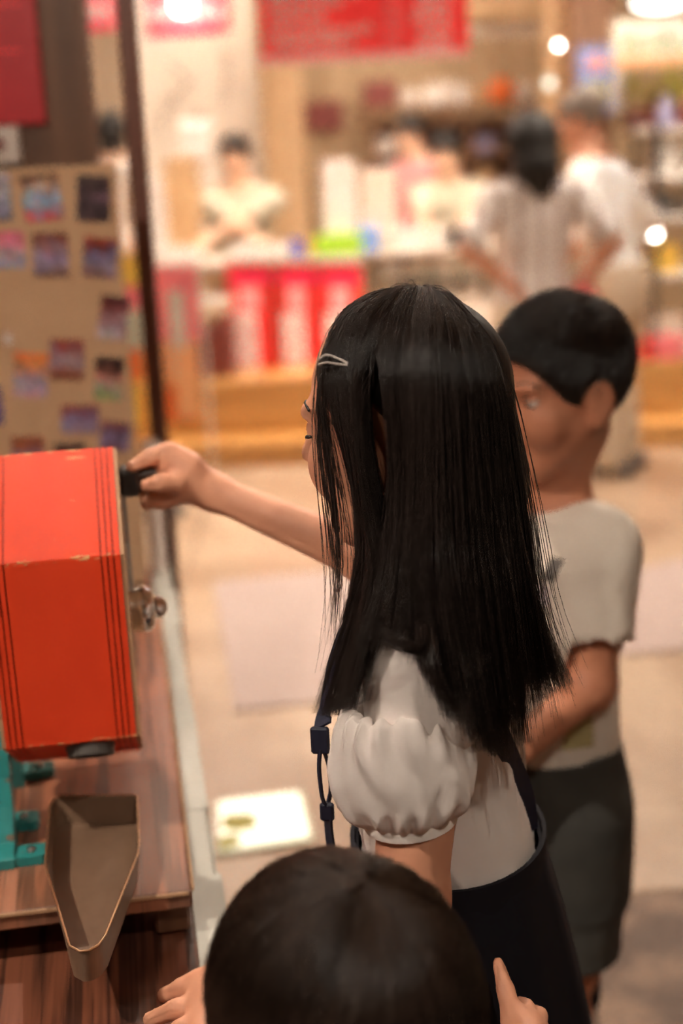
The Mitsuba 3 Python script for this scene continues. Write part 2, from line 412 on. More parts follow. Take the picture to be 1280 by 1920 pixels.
def relaxed(m, n):
    """Taubin smoothing."""
    from scipy.sparse import coo_matrix
    e = m.edges_unique; k = len(m.vertices); A = coo_matrix((np.ones(2 * len(e)), (np.r_[e[:, 0], e[:, 1]], np.r_[e[:, 1], e[:, 0]])), (k, k)).tocsr()
    w = 1 / np.maximum(np.asarray(A.sum(1)), 1); v = np.array(m.vertices)
    for i in range(n): v = v + (0.5, -0.52)[i % 2] * ((A @ v) * w - v)
    m.vertices = v


def solid(prims, h, relax=6, fold=None, **kw):
    m = nets(*field(prims, h, **kw))
    if relax: relaxed(m, relax)
    if fold is not None:
        m.vertices = m.vertices + m.vertex_normals * fold(np.array(m.vertices))[:, None]
    return m


# ------------------------------------------------------------------ hair strands
def strands(name, curves, radius, bsdf, parent, label=None):
    """Curves: a list of (n, 3) arrays; each hair a tapering three-sided tube, all of them one head of hair."""
    groups, VV, FF, NN, at_ = {}, [], [], [], 0
    for c in curves: groups.setdefault(len(c), []).append(c)
    for n, cs in sorted(groups.items()):
        p = np.array(cs); t = np.gradient(p, axis=1); t /= np.linalg.norm(t, axis=2, keepdims=True) + 1e-12
        a = np.cross(t, [0.31, 0.52, 0.79]); a /= np.linalg.norm(a, axis=2, keepdims=True) + 1e-12; b = np.cross(t, a)
        r = radius * 1.15 * np.minimum(1, np.linspace(3.2, 0.25, n)); ang = np.arange(3) * 2 * np.pi / 3 + 0.4
        d = np.cos(ang)[:, None] * a[:, :, None] + np.sin(ang)[:, None] * b[:, :, None]
        v = p[:, :, None] + d * r[None, :, None, None]
        i, j = np.meshgrid(np.arange(n - 1), np.arange(3), indexing='ij')
        q = np.stack([i * 3 + j, i * 3 + (j + 1) % 3, (i + 1) * 3 + (j + 1) % 3, (i + 1) * 3 + j], -1).reshape(-1, 4)
        f = np.vstack([q[:, [0, 1, 2]], q[:, [0, 2, 3]]])[None] + (np.arange(len(cs)) * n * 3)[:, None, None]
        VV.append(v.reshape(-1, 3)); NN.append(d.reshape(-1, 3)); FF.append(f.reshape(-1, 3) + at_); at_ += len(VV[-1])
    path = meshkit.write_ply((np.vstack(VV), np.vstack(FF)), False, normals=np.vstack(NN))
    return put({'type': 'ply', 'filename': path, 'face_normals': False, 'bsdf': {'type': 'ref', 'id': bsdf}}, name, parent, label)


# ================================================================== the setting
def structure(name, mesh, bsdf, parent=None, **kw):
    key = add(name, mesh, bsdf, parent, **kw)
    if not parent: labels[key] = {'kind': 'structure'}
    return key


base = structure('floor', box(16, 17, 0.1, (0, 4.5, -0.053)), 'stone_joint')
for i in range(5):
    for j in range(6):                                        # broad stone slabs, joints a finger wide
        sx, sy = 2.6, 2.52
        add('slab', box(sx - 0.009, sy - 0.009, 0.02, (-4.45 + i * sx, -1.28 - sy + j * sy, -0.01), 0.003), 'granite' if j < 3 else 'stone', base)
structure('ceiling', box(16, 17, 0.1, (0, 4.5, 3.08)), 'ceiling_paint')
structure('wall_back', box(16, 0.15, 3.1, (0, 10.3, 1.5)), 'plaster')

for i, (x, y, z, r, L) in enumerate(DOWNLIGHTS):               # round downlights under the ceiling, out of the frame
    k = thing('ceiling_lamp', 'round downlight under the ceiling', 'lamp', 'ceiling downlights')
    d = trimesh.creation.cylinder(r, 0.004, sections=24); d.apply_translation((x, y, z))
    put({**ply(d, None), 'bsdf': {'type': 'diffuse', 'reflectance': {'type': 'rgb', 'value': [0.5, 0.5, 0.5]}}, 'emitter': glow('', WARM, L)}, 'diffuser', k)
    add('housing', lathe([(r + 0.004, -0.004), (r + 0.02, -0.004), (r + 0.025, 0.08), (0.0, 0.08), (0.0, 0.07), (r + 0.004, 0.07), (r + 0.004, -0.004)], 24, trimesh.transformations.translation_matrix((x, y, z))), 'white', k, smooth=30)

for (x, y, z), aim, I, ang in SPOTS:                           # spotlights out of the frame, some added only as fill, with cans
    k = thing('key_fill_spotlight', 'black ceiling spotlight out of view, among key and added fill lights', 'spotlight', 'ceiling spotlights')
    p, d = np.array([x, y, z]), np.array(aim) - np.array([x, y, z]); d = d / np.linalg.norm(d)
    scene[k + '_light'] = {'type': 'spot', 'to_world': T().look_at((p + d * .012).tolist(), list(aim), [0, 1, 0.3]), 'intensity': {'type': 'rgb', 'value': (WARM * I).tolist()}, 'cutoff_angle': float(ang), 'beam_width': float(ang * .62)}
    ax = fm(np.cross([0, 1, .2], d) / np.linalg.norm(np.cross([0, 1, .2], d)), np.cross(d, np.cross([0, 1, .2], d)) / np.linalg.norm(np.cross(d, np.cross([0, 1, .2], d))), d); ax[:3, 3] = p
    lens = tf(trimesh.creation.cylinder(.034, .004, sections=20), ax)
    put({**ply(lens, None), 'bsdf': {'type': 'diffuse', 'reflectance': {'type': 'rgb', 'value': [.5, .5, .5]}}, 'emitter': glow('', WARM, 220)}, 'lens', k)
    add('can', tf(lathe([(.036, .022), (.042, .022), (.042, -.10), (.0, -.105), (0, -.10), (.036, -.095), (.036, .022)], 20), ax), 'charcoal', k, smooth=30)
    add('bracket', tube([p - d * .08, [p[0], p[1], 3.03]], .008, 8), 'charcoal', k)

# ------------------------------------------------------------------ the stepped plinth
ph = structure('floor_step', box(9, 1.12, 0.10, (0.5, 6.25 + 0.56, 0.05), 0.006), 'step_wood')
structure('floor_platform', box(9, 0.85, 0.245, (0.5, 6.52 + 0.425, 0.10 + 0.1225), 0.008), 'step_wood')

# ------------------------------------------------------------------ floor mats and the bright floor sign
def quad_slab(pts, z0, z1):
    return trimesh.creation.extrude_polygon(sg.Polygon(pts), z1 - z0, engine='earcut').apply_translation((0, 0, z0))
single('floor_mat', quad_slab([(-0.305, 3.48), (0.42, 3.60), (0.36, 4.72), (-0.443, 4.58)], 0.0005, 0.006), 'mat_lilac', 'flat lilac mat on the floor left of the girl', 'floor mat', 'lilac floor mats')
single('floor_mat', quad_slab([(0.74, 3.75), (1.75, 3.87), (1.6, 4.85), (0.95, 4.50)], 0.0005, 0.006), 'mat_lilac', 'flat lilac mat on the floor right of the boy, by his sleeve', 'floor mat', 'lilac floor mats')
fs = thing('floor_sign', 'bright rectangular floor sign lit from inside, beside the table edge', 'sign')
q = [onz(412, 1512, 0)[:2], onz(560, 1493, 0)[:2], onz(580, 1577, 0)[:2], onz(413, 1602, 0)[:2]]
add('frame', quad_slab(sg.Polygon(q).buffer(0.012).exterior.coords, 0.0004, 0.008), 'glassy', fs)
put({**ply(quad_slab(q, 0.0085, 0.0125), 'white'), 'emitter': glow('', (1.0, 0.95, 0.66), 0.55)}, 'diffuser', fs)
for pp in ([(425, 1530), (470, 1528), (478, 1548), (450, 1556), (420, 1552)], [(413, 1572), (440, 1566), (446, 1582), (418, 1590)]):
    add('printed_mark', quad_slab(sg.Polygon([onz(*c, 0.013)[:2] for c in pp]).buffer(0.006), 0.0128, 0.0135), 'olive', fs)

# ================================================================== the table
TZ = 0.72 - A0[2]
tb = thing('table', 'dark rosewood table carrying the red lottery drum and its board', 'table')
TU = (-1.05, 0.052); TV = (-0.43, 1.055)
add('tabletop', framed(box(TU[1] - TU[0], TV[1] - TV[0], 0.03, ((TU[0] + TU[1]) / 2, (TV[0] + TV[1]) / 2, TZ - 0.015), 0.003)), 'rosewood', tb)
for u in (TU[0] + 0.05, TU[1] - 0.05):
    for v in (TV[0] + 0.05, TV[1] - 0.05):
        add('leg', framed(box(0.05, 0.05, 0.688, (u, v, TZ - 0.03 - 0.344), 0.004)), 'dark_wood', tb)
for v in (TV[0] + 0.05, TV[1] - 0.05): add('apron', framed(box(0.99, 0.022, 0.08, ((TU[0] + TU[1]) / 2, v, TZ - 0.07), 0.002)), 'dark_wood', tb)
for u in (TU[0] + 0.05, TU[1] - 0.05): add('apron', framed(box(0.022, 1.37, 0.08, (u, (TV[0] + TV[1]) / 2, TZ - 0.07), 0.002)), 'dark_wood', tb)

# clear vinyl cover with its folded, taped edge along the table's right side
vc = thing('vinyl_table_cover', 'clear vinyl strip with a pale taped fold along the right table edge', 'table cover')
for k in range(9):                                            # overlapping lengths of tape, slightly askew
    v0 = TV[0] + 0.005 + k * 0.163
    add('edge_tape', framed(box(0.030 + 0.004 * (k % 2), 0.172, 0.0022, (TU[1] - 0.008 + 0.003 * math.sin(k * 2.1), v0 + 0.086, TZ + 0.0026 + 0.0009 * (k % 2)), 0.0005)), 'edge_tape', vc)
add('hanging_fold', framed(tube([(TU[1] + 0.006, TV[0], TZ - 0.028), (TU[1] + 0.007, 0.0, TZ - 0.031), (TU[1] + 0.006, TV[1], TZ - 0.028)], 0.01, flat=(0.06, 0.0016, (1, 0, 0)))), 'edge_tape', vc)
add('clear_sheet', framed(trimesh.Trimesh(np.array([[-0.065, TV[0] + 0.01, TZ + 0.0014], [TU[1] - 0.02, TV[0] + 0.01, TZ + 0.0014], [TU[1] - 0.02, TV[1] - 0.01, TZ + 0.0014], [-0.065, TV[1] - 0.01, TZ + 0.0014]]), [[0, 1, 2], [0, 2, 3]])), 'vinyl', vc)

# the base board on feet
BZ = 0.778 - A0[2]
bb = thing('base_board', 'worn wooden board with raw edges under the lottery drum', 'board')
add('board', framed(box(0.60, 0.86, 0.02, (0.029 - 0.30, -0.212 + 0.43, BZ - 0.010), 0.0025)), 'board_wood', bb)
add('edge_band', framed(box(0.594, 0.003, 0.0045, (0.029 - 0.30, -0.2132, BZ - 0.0022), 0.001)), 'raw_wood_edge', bb, label='worn raw front edge')
add('edge_band', framed(box(0.003, 0.85, 0.0045, (0.0302, 0.218, BZ - 0.0022), 0.001)), 'raw_wood_edge', bb, label='worn raw side edge')
for u in (0.008, -0.55):
    for v in (-0.17, 0.6): add('foot', framed(box(0.035, 0.05, 0.035, (u, v, BZ - 0.02 - 0.0175), 0.003)), 'dark_wood', bb)

# ------------------------------------------------------------------ the lottery drum
DU = -0.0085
lm = thing('lottery_drum', 'orange-red hexagonal wooden lottery drum on a teal iron stand with chrome axle cap', 'lottery drum')
prism = trimesh.creation.extrude_polygon(sg.Polygon(HEX).buffer(-0.003).buffer(0.003, quad_segs=3), DRUM_W - 0.008, engine='earcut')
M = np.eye(4); M[:3, :3] = np.array([[0, 0, 1], [1, 0, 0], [0, 1, 0]]); M[0, 3] = -DRUM_W + 0.004 + DU   # (v, z, extrusion) -> (u, v, z)
prism.apply_transform(M)
gr = []
c0 = HEX.mean(0)
for i in range(6):                                            # three grooves near each end of every face
    a, b = HEX[i] - c0, HEX[(i + 1) % 6] - c0; d = (b - a) / np.linalg.norm(b - a); nrm = np.array([-d[1], d[0]]); mid = (a + b) / 2
    if nrm @ mid < 0: nrm = -nrm
    for u in (-0.0105, -0.0165, -0.0225, -DRUM_W + 0.009, -DRUM_W + 0.0150, -DRUM_W + 0.021):
        R_ = np.eye(4); R_[:3, :3] = np.stack([[1, 0, 0], [0, d[0], d[1]], [0, nrm[0], nrm[1]]], 1); R_[:3, 3] = (u + DU, c0[0] + mid[0], c0[1] + mid[1])
        gr.append(tf(box(0.0017, np.linalg.norm(b - a) + 0.001, 0.0040), R_))
dm = m3d.Manifold(m3d.Mesh(np.array(prism.vertices, np.float32), np.array(prism.faces, np.uint32)))
for g in gr: dm = dm - m3d.Manifold(m3d.Mesh(np.array(g.vertices, np.float32), np.array(g.faces, np.uint32)))
mm = dm.to_mesh()
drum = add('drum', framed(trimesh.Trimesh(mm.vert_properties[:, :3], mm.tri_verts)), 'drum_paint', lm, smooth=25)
for s in (0.0, -DRUM_W + 0.0042):                             # end plates of bare wood, a touch smaller
    e = trimesh.creation.extrude_polygon(sg.Polygon(HEX).buffer(-0.0015), 0.0042, engine='earcut'); M2 = M.copy(); M2[0, 3] = s - 0.0042 + DU; e.apply_transform(M2)
    add('end_plate', framed(e), 'raw_wood_edge', drum, label='bare wooden end')
# ball outlet: a short dark metal collar on the face below the front
a, b = HEX[5], HEX[0]; d = (b - a) / np.linalg.norm(b - a); nrm = np.array([d[1], -d[0]]); nrm = nrm if nrm @ (a + b - 2 * c0) > 0 else -nrm
pm = b - d * 0.030; R_ = np.eye(4); R_[:3, :3] = np.stack([[1, 0, 0], [0, -d[0], -d[1]], [0, nrm[0], nrm[1]]], 1); R_[:3, 3] = (-0.060, pm[0], pm[1])
add('ball_outlet', framed(tf(lathe([(0.018, -0.004), (0.018, 0.010), (0.0235, 0.012), (0.025, 0.0), (0.025, -0.004)], 32), R_)), 'charcoal', drum, smooth=40)
ROTX = trimesh.transformations.rotation_matrix(math.pi / 2, [0, 1, 0])   # lathe axis z -> u
add('axle_cap', framed(tf(lathe([(0.0, 0.040), (0.004, 0.0395), (0.008, 0.037), (0.0115, 0.033), (0.0125, 0.028), (0.0125, 0.026), (0.019, 0.025), (0.023, 0.022), (0.0255, 0.017), (0.026, 0.011), (0.023, 0.006), (0.023, 0.0)], 36), trimesh.transformations.translation_matrix((DU, 0, 0)) @ ROTX)), 'chrome', lm, smooth=50)
add('axle', framed(tf(trimesh.creation.cylinder(0.009, 0.21, sections=20), ROTX @ trimesh.transformations.translation_matrix((0, 0, -0.09)))), 'steel', lm, smooth=40)
HC = np.array([-0.006, 0.035, 0.138])                            # crank pin, table frame
add('crank_arm', framed(tube([(-0.0052, 0, 0), (-0.0052, 0.02, 0.07), (-0.0052, HC[1], HC[2] + 0.006)], 0.01, flat=(0.018, 0.0042, (1, 0, 0)))), 'steel', lm)
add('crank_block', framed(box(0.022, 0.034, 0.030, (HC[0] + 0.008, HC[1], HC[2] - 0.004), 0.004)), 'black', lm)
add('crank_handle', framed(tf(lathe([(0.0, 0.006), (0.010, 0.006), (0.0125, 0.014), (0.015, 0.035), (0.0145, 0.05), (0.011, 0.068), (0.006, 0.075), (0, 0.076)], 24), trimesh.transformations.translation_matrix(HC) @ ROTX)), 'handle_wood', lm, smooth=40, label='dark turned wooden crank handle')
# teal cast-iron stand
prof = [(-0.128, BZ), (-0.128, BZ + 0.010), (-0.105, BZ + 0.018), (-0.088, BZ + 0.05), (-0.068, BZ + 0.10), (-0.045, BZ + 0.155), (-0.03, BZ + 0.205), (-0.022, 0.018), (0, 0.03), (0.022, 0.018),
        (0.03, BZ + 0.205), (0.045, BZ + 0.155), (0.062, BZ + 0.10), (0.080, BZ + 0.05), (0.095, BZ + 0.018), (0.115, BZ + 0.010), (0.115, BZ), (0.06, BZ), (0.045, BZ + 0.05), (0.015, BZ + 0.11), (-0.03, BZ + 0.11), (-0.055, BZ + 0.05), (-0.07, BZ)]
st = trimesh.creation.extrude_polygon(sg.Polygon(prof).buffer(0.002).buffer(-0.002), 0.024, engine='earcut'); Ms = M.copy(); Ms[0, 3] = -0.170; st.apply_transform(Ms)
stand = add('stand', framed(st), 'teal_paint', lm, label='teal painted cast-iron stand')
for v in (-0.112, 0.090, -0.035):
    L = 0.052 if v != -0.035 else 0.04
    add('foot_flange', framed(tf(trimesh.creation.extrude_polygon(sg.box(0, -0.0135, L, 0.0135).buffer(-0.006).buffer(0.006), 0.010, engine='earcut'), trimesh.transformations.translation_matrix((-0.165, v, BZ + 0.0004)))), 'teal_paint', stand)
    add('bolt', framed(tf(lathe([(0, 0.0042), (0.003, 0.0038), (0.0048, 0.002), (0.005, 0)], 12), trimesh.transformations.translation_matrix((-0.165 + L - 0.016, v, BZ + 0.0103)))), 'steel', stand, smooth=40)

# ------------------------------------------------------------------ the ball tray
RIMZ, BOTZ = 0.812 - A0[2], BZ + 0.0012
rim = [(-0.110, -0.062), (-0.106, -0.048), (-0.098, -0.042), (-0.020, -0.061), (-0.0185, -0.064), (-0.0185, -0.170), (-0.0205, -0.190), (-0.052, -0.330), (-0.058, -0.344), (-0.066, -0.351), (-0.074, -0.351), (-0.083, -0.340), (-0.107, -0.205), (-0.110, -0.185)]
rim = np.array(sg.Polygon(rim).buffer(0.004).buffer(-0.004).simplify(0.0004).exterior.coords)[:-1]
if sg.LinearRing(rim).is_ccw is False: rim = rim[::-1]
cen = rim.mean(0)
def scaled(s, inset):
    r = np.array(sg.Polygon(rim).buffer(-inset, join_style=2).exterior.coords)
    n = len(rim); q = rim + (cen - rim) / np.linalg.norm(cen - rim, axis=1, keepdims=True) * inset
    return q
rings = [np.c_[scaled(1, 0.004), np.full(len(rim), BOTZ)], np.c_[rim, np.full(len(rim), RIMZ)], np.c_[scaled(1, 0.0014), np.full(len(rim), RIMZ)], np.c_[scaled(1, 0.0054), np.full(len(rim), BOTZ + 0.0014)]]
n = len(rim); V = np.vstack(rings + [[[*cen, BOTZ]], [[*cen, BOTZ + 0.0014]]]); F_ = []
for r in range(3):
    for i in range(n): j = (i + 1) % n; F_ += [[r * n + i, r * n + j, (r + 1) * n + j], [r * n + i, (r + 1) * n + j, (r + 1) * n + i]]
for i in range(n): j = (i + 1) % n; F_ += [[4 * n, j, i], [4 * n + 1, 3 * n + i, 3 * n + j]]
bt = thing('ball_tray', 'tapered brown metal tray before the drum, its tip over the board edge', 'tray')
add('body', framed(trimesh.Trimesh(V, F_, process=False)), 'tray_metal', bt, smooth=62)
add('rim', framed(tube(np.c_[np.vstack([rim, rim[:2]]), np.full(n + 2, RIMZ)], 0.00115, 6)), 'tray_rim', bt, smooth=True, label='bare bright rim')

# ------------------------------------------------------------------ photo board
PB0 = W(0.018, 0.955); nP = -E2
pb = single('photo_board', framed(box(0.95, 0.008, 0.722, (0.018 - 0.475, 0.96, TZ + 0.3615), 0.001)), 'cardboard', 'brown corrugated cardboard panel standing on the table behind the drum', 'cardboard panel')
PHOTOS = [  # px x, px y, width, height (px), tilt (deg), colours from top to bottom, label
    (-8, 368, 52, 88, 2, ['c9bfc0', '9a9cb0', '565566'], 'photo print cut by the left frame edge in the topmost row'),
    (78, 370, 66, 84, -3, ['5b3426', 'c08a6b', '87a3bd', '88a6c0', 'c4434f'], 'photo print with a pale blue middle and red foot'),
    (175, 372, 58, 84, 6, ['4a3a3c', '2c2426', '6d5560', '1d1a20', '3a2f36'], 'darkest photo print, in the top right corner of the cardboard'),
    (17, 468, 54, 66, 2, ['d0637c', 'd58fa0', 'a98f98', '8a90a4'], 'photo print with a pink top half'),
    (95, 478, 60, 80, 3, ['6b2f25', '7c4b43', '94809a', '8f86a0', '6a4a44'], 'photo print with a pale figure in a brown room'),
    (187, 483, 58, 74, 9, ['923a2a', '43222a', '6c6c90', '8d7c8c', '6e4a4c'], 'photo print with a rust red top and dark patch right'),
    (212, 596, 50, 82, 12, ['3c2026', '6a3328', '8a5d62', 'a392a2', 'b2a4a8'], 'photo print tilted below the gap on the right edge'),
    (57, 703, 58, 84, 8, ['d5713c', 'cf9352', '8c7484', '9c93ac', 'b8949c'], 'photo print with an orange top beside a yellow spot'),
    (125, 674, 60, 76, 6, ['8e3a2c', '7a4a50', '9b8a98', '8f5948', '7a4336'], 'photo print in reddish brown overlapping its orange neighbour'),
    (204, 710, 50, 82, 8, ['241a1c', '35211f', 'c07a6c', '8c8a84', '93a06a'], 'photo print with a black top and green foot'),
    (150, 786, 66, 54, 4, ['8a3a34', '69526a', '8a84a8', '96788a'], 'wide photo print with lilac figures, under the two orange-brown ones'),
    (216, 818, 52, 56, 10, ['7a4444', '5a4c68', '7c769a', '6a4a58'], 'small bluish photo print in the lower right corner of the cardboard'),
    (-12, 760, 30, 72, 0, ['6a5a80', '504878'], 'sliver of a violet photo print at the left frame edge'),
    (53, 846, 56, 56, 3, ['7c3428', 'a2603c', '74647e', '907890'], 'photo print just above the orange drum, left of the dark one'),
    (132, 856, 54, 52, 2, ['321c20', '3f2426', '7a4a46', '5c3c40'], 'dark photo print just above the orange drum'),
]
def hexc(s): return (np.array([int(s[i:i + 2], 16) for i in (0, 2, 4)]) / 255.0) ** 2.2
for i, (px, py, w, h, tilt, cols, lab) in enumerate(PHOTOS):
    c = onplane(px, py, PB0 - E2 * 0.001, nP); s = np.linalg.norm(c - CAM) / FPX
    r2 = np.random.default_rng(100 + i); nx, nz = 9, 12; W2, H2 = w * s * 1.02, h * s * 0.97
    gx, gz = np.meshgrid(np.linspace(-.5, .5, nx), np.linspace(.5, -.5, nz), indexing='ij')
    tab = np.array([hexc(x) for x in cols]); row = np.clip((0.5 - gz) * len(cols) - 0.5 + r2.normal(0, 0.55, gx.shape), 0, len(cols) - 1.001)
    k = row.astype(int); col = tab[k] * (1 - (row - k)[..., None]) + tab[np.minimum(k + 1, len(cols) - 1)] * (row - k)[..., None]
    col = np.clip(col * r2.uniform(0.45, 1.6, gx.shape + (1,)) * r2.uniform(0.85, 1.15, gx.shape + (3,)), 0, 0.95)
    a = math.radians(tilt)
    ca, sa = math.cos(-a), math.sin(-a)
    X, Z = gx * W2 * ca - gz * H2 * sa, gx * W2 * sa + gz * H2 * ca
    front = c + X[..., None] * E1 + Z[..., None] * EZ - E2 * 0.0016
    idx = np.arange(nx * nz).reshape(nx, nz); f = []
    for p in range(nx - 1):
        for qq in range(nz - 1): f += [[idx[p, qq], idx[p, qq + 1], idx[p + 1, qq + 1]], [idx[p, qq], idx[p + 1, qq + 1], idx[p + 1, qq]]]
    bord = np.concatenate([idx[:, 0], idx[-1, 1:], idx[-2::-1, -1], idx[0, -2:0:-1]]); Nv = nx * nz
    V2 = front.reshape(-1, 3); back = V2[bord] + E2 * 0.0012; m_ = len(bord)
    for p in range(m_): b0, b1 = bord[p], bord[(p + 1) % m_]; f += [[b0, b1, Nv + (p + 1) % m_], [b0, Nv + (p + 1) % m_, Nv + p]]
    f += [[Nv, Nv + p, Nv + p + 1] for p in range(1, m_ - 1)]
    pk = thing('photo_print', lab, 'photo', 'photo prints on the cardboard panel')
    add('print', trimesh.Trimesh(np.vstack([V2, back]), f, process=False), 'print', pk, color=np.vstack([col.reshape(-1, 3), np.full((m_, 3), 0.6)]))
c = onplane(15, 635, PB0, nP)
single('clear_tape', tf(box(0.016, 0.0006, 0.02), np.block([[np.stack([E1, E2, EZ], 1), (c - E2 * 0.0008)[:, None]], [np.zeros((1, 3)), np.ones((1, 1))]])), 'paper', 'tiny pale bit of tape on the bare middle of the cardboard', 'tape')

# ------------------------------------------------------------------ posts and notices behind the board
def rod_box(x0, x1, y0, y1, z0, z1, bsdf, name, lab, cat_, b=0.003, **k): return single(name, box(x1 - x0, y1 - y0, z1 - z0, ((x0 + x1) / 2, (y0 + y1) / 2, (z0 + z1) / 2), b), bsdf, lab, cat_, **k)
rod_box(-0.352, -0.322, 2.62, 2.65, 0.0, 2.94, 'pole_wood', 'post', 'thin dark red-brown post from floor to ceiling behind the cardboard', 'post')
rod_box(-1.5, -0.432, 2.76, 2.82, 0.0, 2.94, 'dark_wood', 'partition_panel', 'dark brown wooden partition behind the red notice', 'partition')
wp = [onz(268, 800, 0.72), onz(300, 1058, 0.72)]
single('paper_slip', framed(box(0.034, 0.0015, 0.245, (0.040, 1.02, TZ + 0.123), 0.0003)), 'paper', 'white paper strip standing between the cardboard and the thin post', 'paper')
rb = thing('red_notice', 'large red notice board hung on the dark partition', 'notice board')
p1 = at(86, 231, 2.74)
add('board', box(0.55, 0.016, 0.62, (p1[0] - 0.275, 2.748, p1[2] + 0.31), 0.002), 'red_board', rb)
add('line', box(0.09, 0.001, 0.0045, (at(12, 96, 2.74)[0] - 0.02, 2.7395, at(10, 96, 2.74)[2]), 0.0), 'sign_red', rb, label='thin printed line')
add('line', box(0.12, 0.001, 0.004, (at(0, 8, 2.74)[0] - 0.02, 2.7395, at(10, 8, 2.74)[2]), 0.0), 'sign_red', rb)
nc = thing('white_notice', 'white notice card with a dark red dot under the red board', 'notice card')
p2 = at(38, 306, 2.72); p3 = at(32, 235, 2.72)
add('card', box(0.14, 0.004, p3[2] - p2[2], (p2[0] - 0.07, 2.735, (p2[2] + p3[2]) / 2), 0.0005), 'paper', nc)
dd = trimesh.creation.cylinder(0.012, 0.002, sections=20); dd.apply_transform(trimesh.transformations.rotation_matrix(math.pi / 2, [1, 0, 0])); dd.apply_translation(at(-3, 272, 2.732))
add('dot', dd, 'maroon', nc)


# ================================================================== people
def axes(yaw, pitch=0.0, roll=0.0):
    """Columns left, forward, up of a head or torso that faces azimuth yaw (deg, 0 = +x, counter-clockwise) and is bent down by pitch."""
    y, p = math.radians(yaw), math.radians(pitch)
    f0, z = np.array([math.cos(y), math.sin(y), 0]), np.array([0, 0, 1.0]); l = np.array([-math.sin(y), math.cos(y), 0])
    f, u = f0 * math.cos(p) - z * math.sin(p), z * math.cos(p) + f0 * math.sin(p)
    r = math.radians(roll)
    return np.stack([l * math.cos(r) + u * math.sin(r), f, u * math.cos(r) - l * math.sin(r)], 1)


def head_prims(c, h, M, ear=0.0, ef=0.0):
    q = lambda l, f, u: c + M @ (np.array([l, f, u]) * h)
    e = lambda p, r, k=0.05, sub=False, A=None: ell(q(*p), np.array(r) * h, M if A is None else M @ A, k * h, sub)
    b = lambda p0, p1, r0, r1, k=0.05, sub=False: cone(q(*p0), q(*p1), r0 * h, r1 * h, k * h, sub)
    pr = [e((0, -.07, .13), (.335, .40, .365)), e((0, .10, -.12), (.275, .275, .365), .10), b((0, .26, -.40), (0, .25, -.42), .085, .085, .10)]
    for s in (1, -1):
        pr += [b((s * .20, .00, -.20), (s * .07, .24, -.40), .085, .075, .10), e((s * .15, .245, -.14), (.115, .10, .12), .08),
               b((s * .04, .345, .085), (s * .17, .315, .095), .035, .03, .06)]
    pr += [e((s * .145, .385, .02), (.075, .045, .05), .05, True) for s in (1, -1)]
    pr += [b((0, .335, .06), (0, .43, -.10), .028, .042, .05), b((0, .37, -.12), (0, .345, -.17), .045, .03, .04)]
    pr += [e((s * .05, .375, -.125), (.035, .04, .03), .03) for s in (1, -1)]
    pr += [e((0, .36, -.225), (.085, .035, .022), .02), e((0, .355, -.265), (.075, .035, .026), .02), b((-.06, .41, -.244), (.06, .41, -.244), .012, .012, .02, True)]
    for s in (1, -1):                                         # ears: rim, lobe, hollow
        A = np.array([[.94, -.34 * s, 0], [.34 * s, .94, 0], [0, 0, 1.0]])
        pr += [e((s * .350, -.035 + ef, -.045 + ear), (.034, .085, .135), .03, False, A), e((s * .340, -.005 + ef, -.165 + ear), (.03, .045, .05), .03), e((s * .388, .000 + ef, -.035 + ear), (.030, .05, .085), .015, True, A)]
    return pr


def face_parts(parent, c, h, M, iris='iris', lashes=False, skin='skin'):
    q = lambda l, f, u: c + M @ (np.array([l, f, u]) * h)
    for s in (1, -1):
        eb = trimesh.creation.icosphere(2, 0.055 * h); eb.apply_translation(q(s * .145, .283, .02)); eye = add('eye', eb, 'eye_white', parent, smooth=True)
        ib = trimesh.creation.icosphere(2, 0.034 * h); ib.apply_translation(q(s * .143, .308, .018)); add('iris', ib, iris, eye, smooth=True)
        pts = spline([q(s * .196, .290, .022), q(s * .170, .318, .042), q(s * .14, .331, .048), q(s * .10, .328, .030)], 12)
        lv = -.022 if lashes else .010                        # the upper lid; cast down, it covers the ball
        lid = trimesh.creation.icosphere(3, 0.0575 * h); keep = ((lid.triangles_center @ M)[:, 2] > lv * h); lid = trimesh.Trimesh(lid.vertices, lid.faces[keep], process=False); lid.apply_translation(q(s * .145, .283, .02)); add('upper_lid', lid, skin, eye, smooth=True)
        if lashes: pts = spline([q(s * .196, .305, -.002), q(s * .172, .338, -.006), q(s * .14, .349, -.008), q(s * .10, .338, -.004)], 12)
        add('eyelid', tube(pts, 0.0075 * h, 6), 'hair_base', eye, smooth=True)
        pts = spline([q(s * .215, .280, .105), q(s * .175, .312, .128), q(s * .12, .338, .130), q(s * .06, .355, .115)], 12)
        add('eyebrow', tube(pts, np.linspace(.005, .010, 12) * h, 6), 'hair_base', parent, smooth=True)
    lo = solid([ell(q(0, .372, -.226), np.array([.078, .026, .016]) * h, M, .01 * h), ell(q(0, .368, -.264), np.array([.066, .028, .020]) * h, M, .01 * h)], max(.0015, .012 * h), 2)
    add('lips', lo, 'lips', parent, smooth=True)


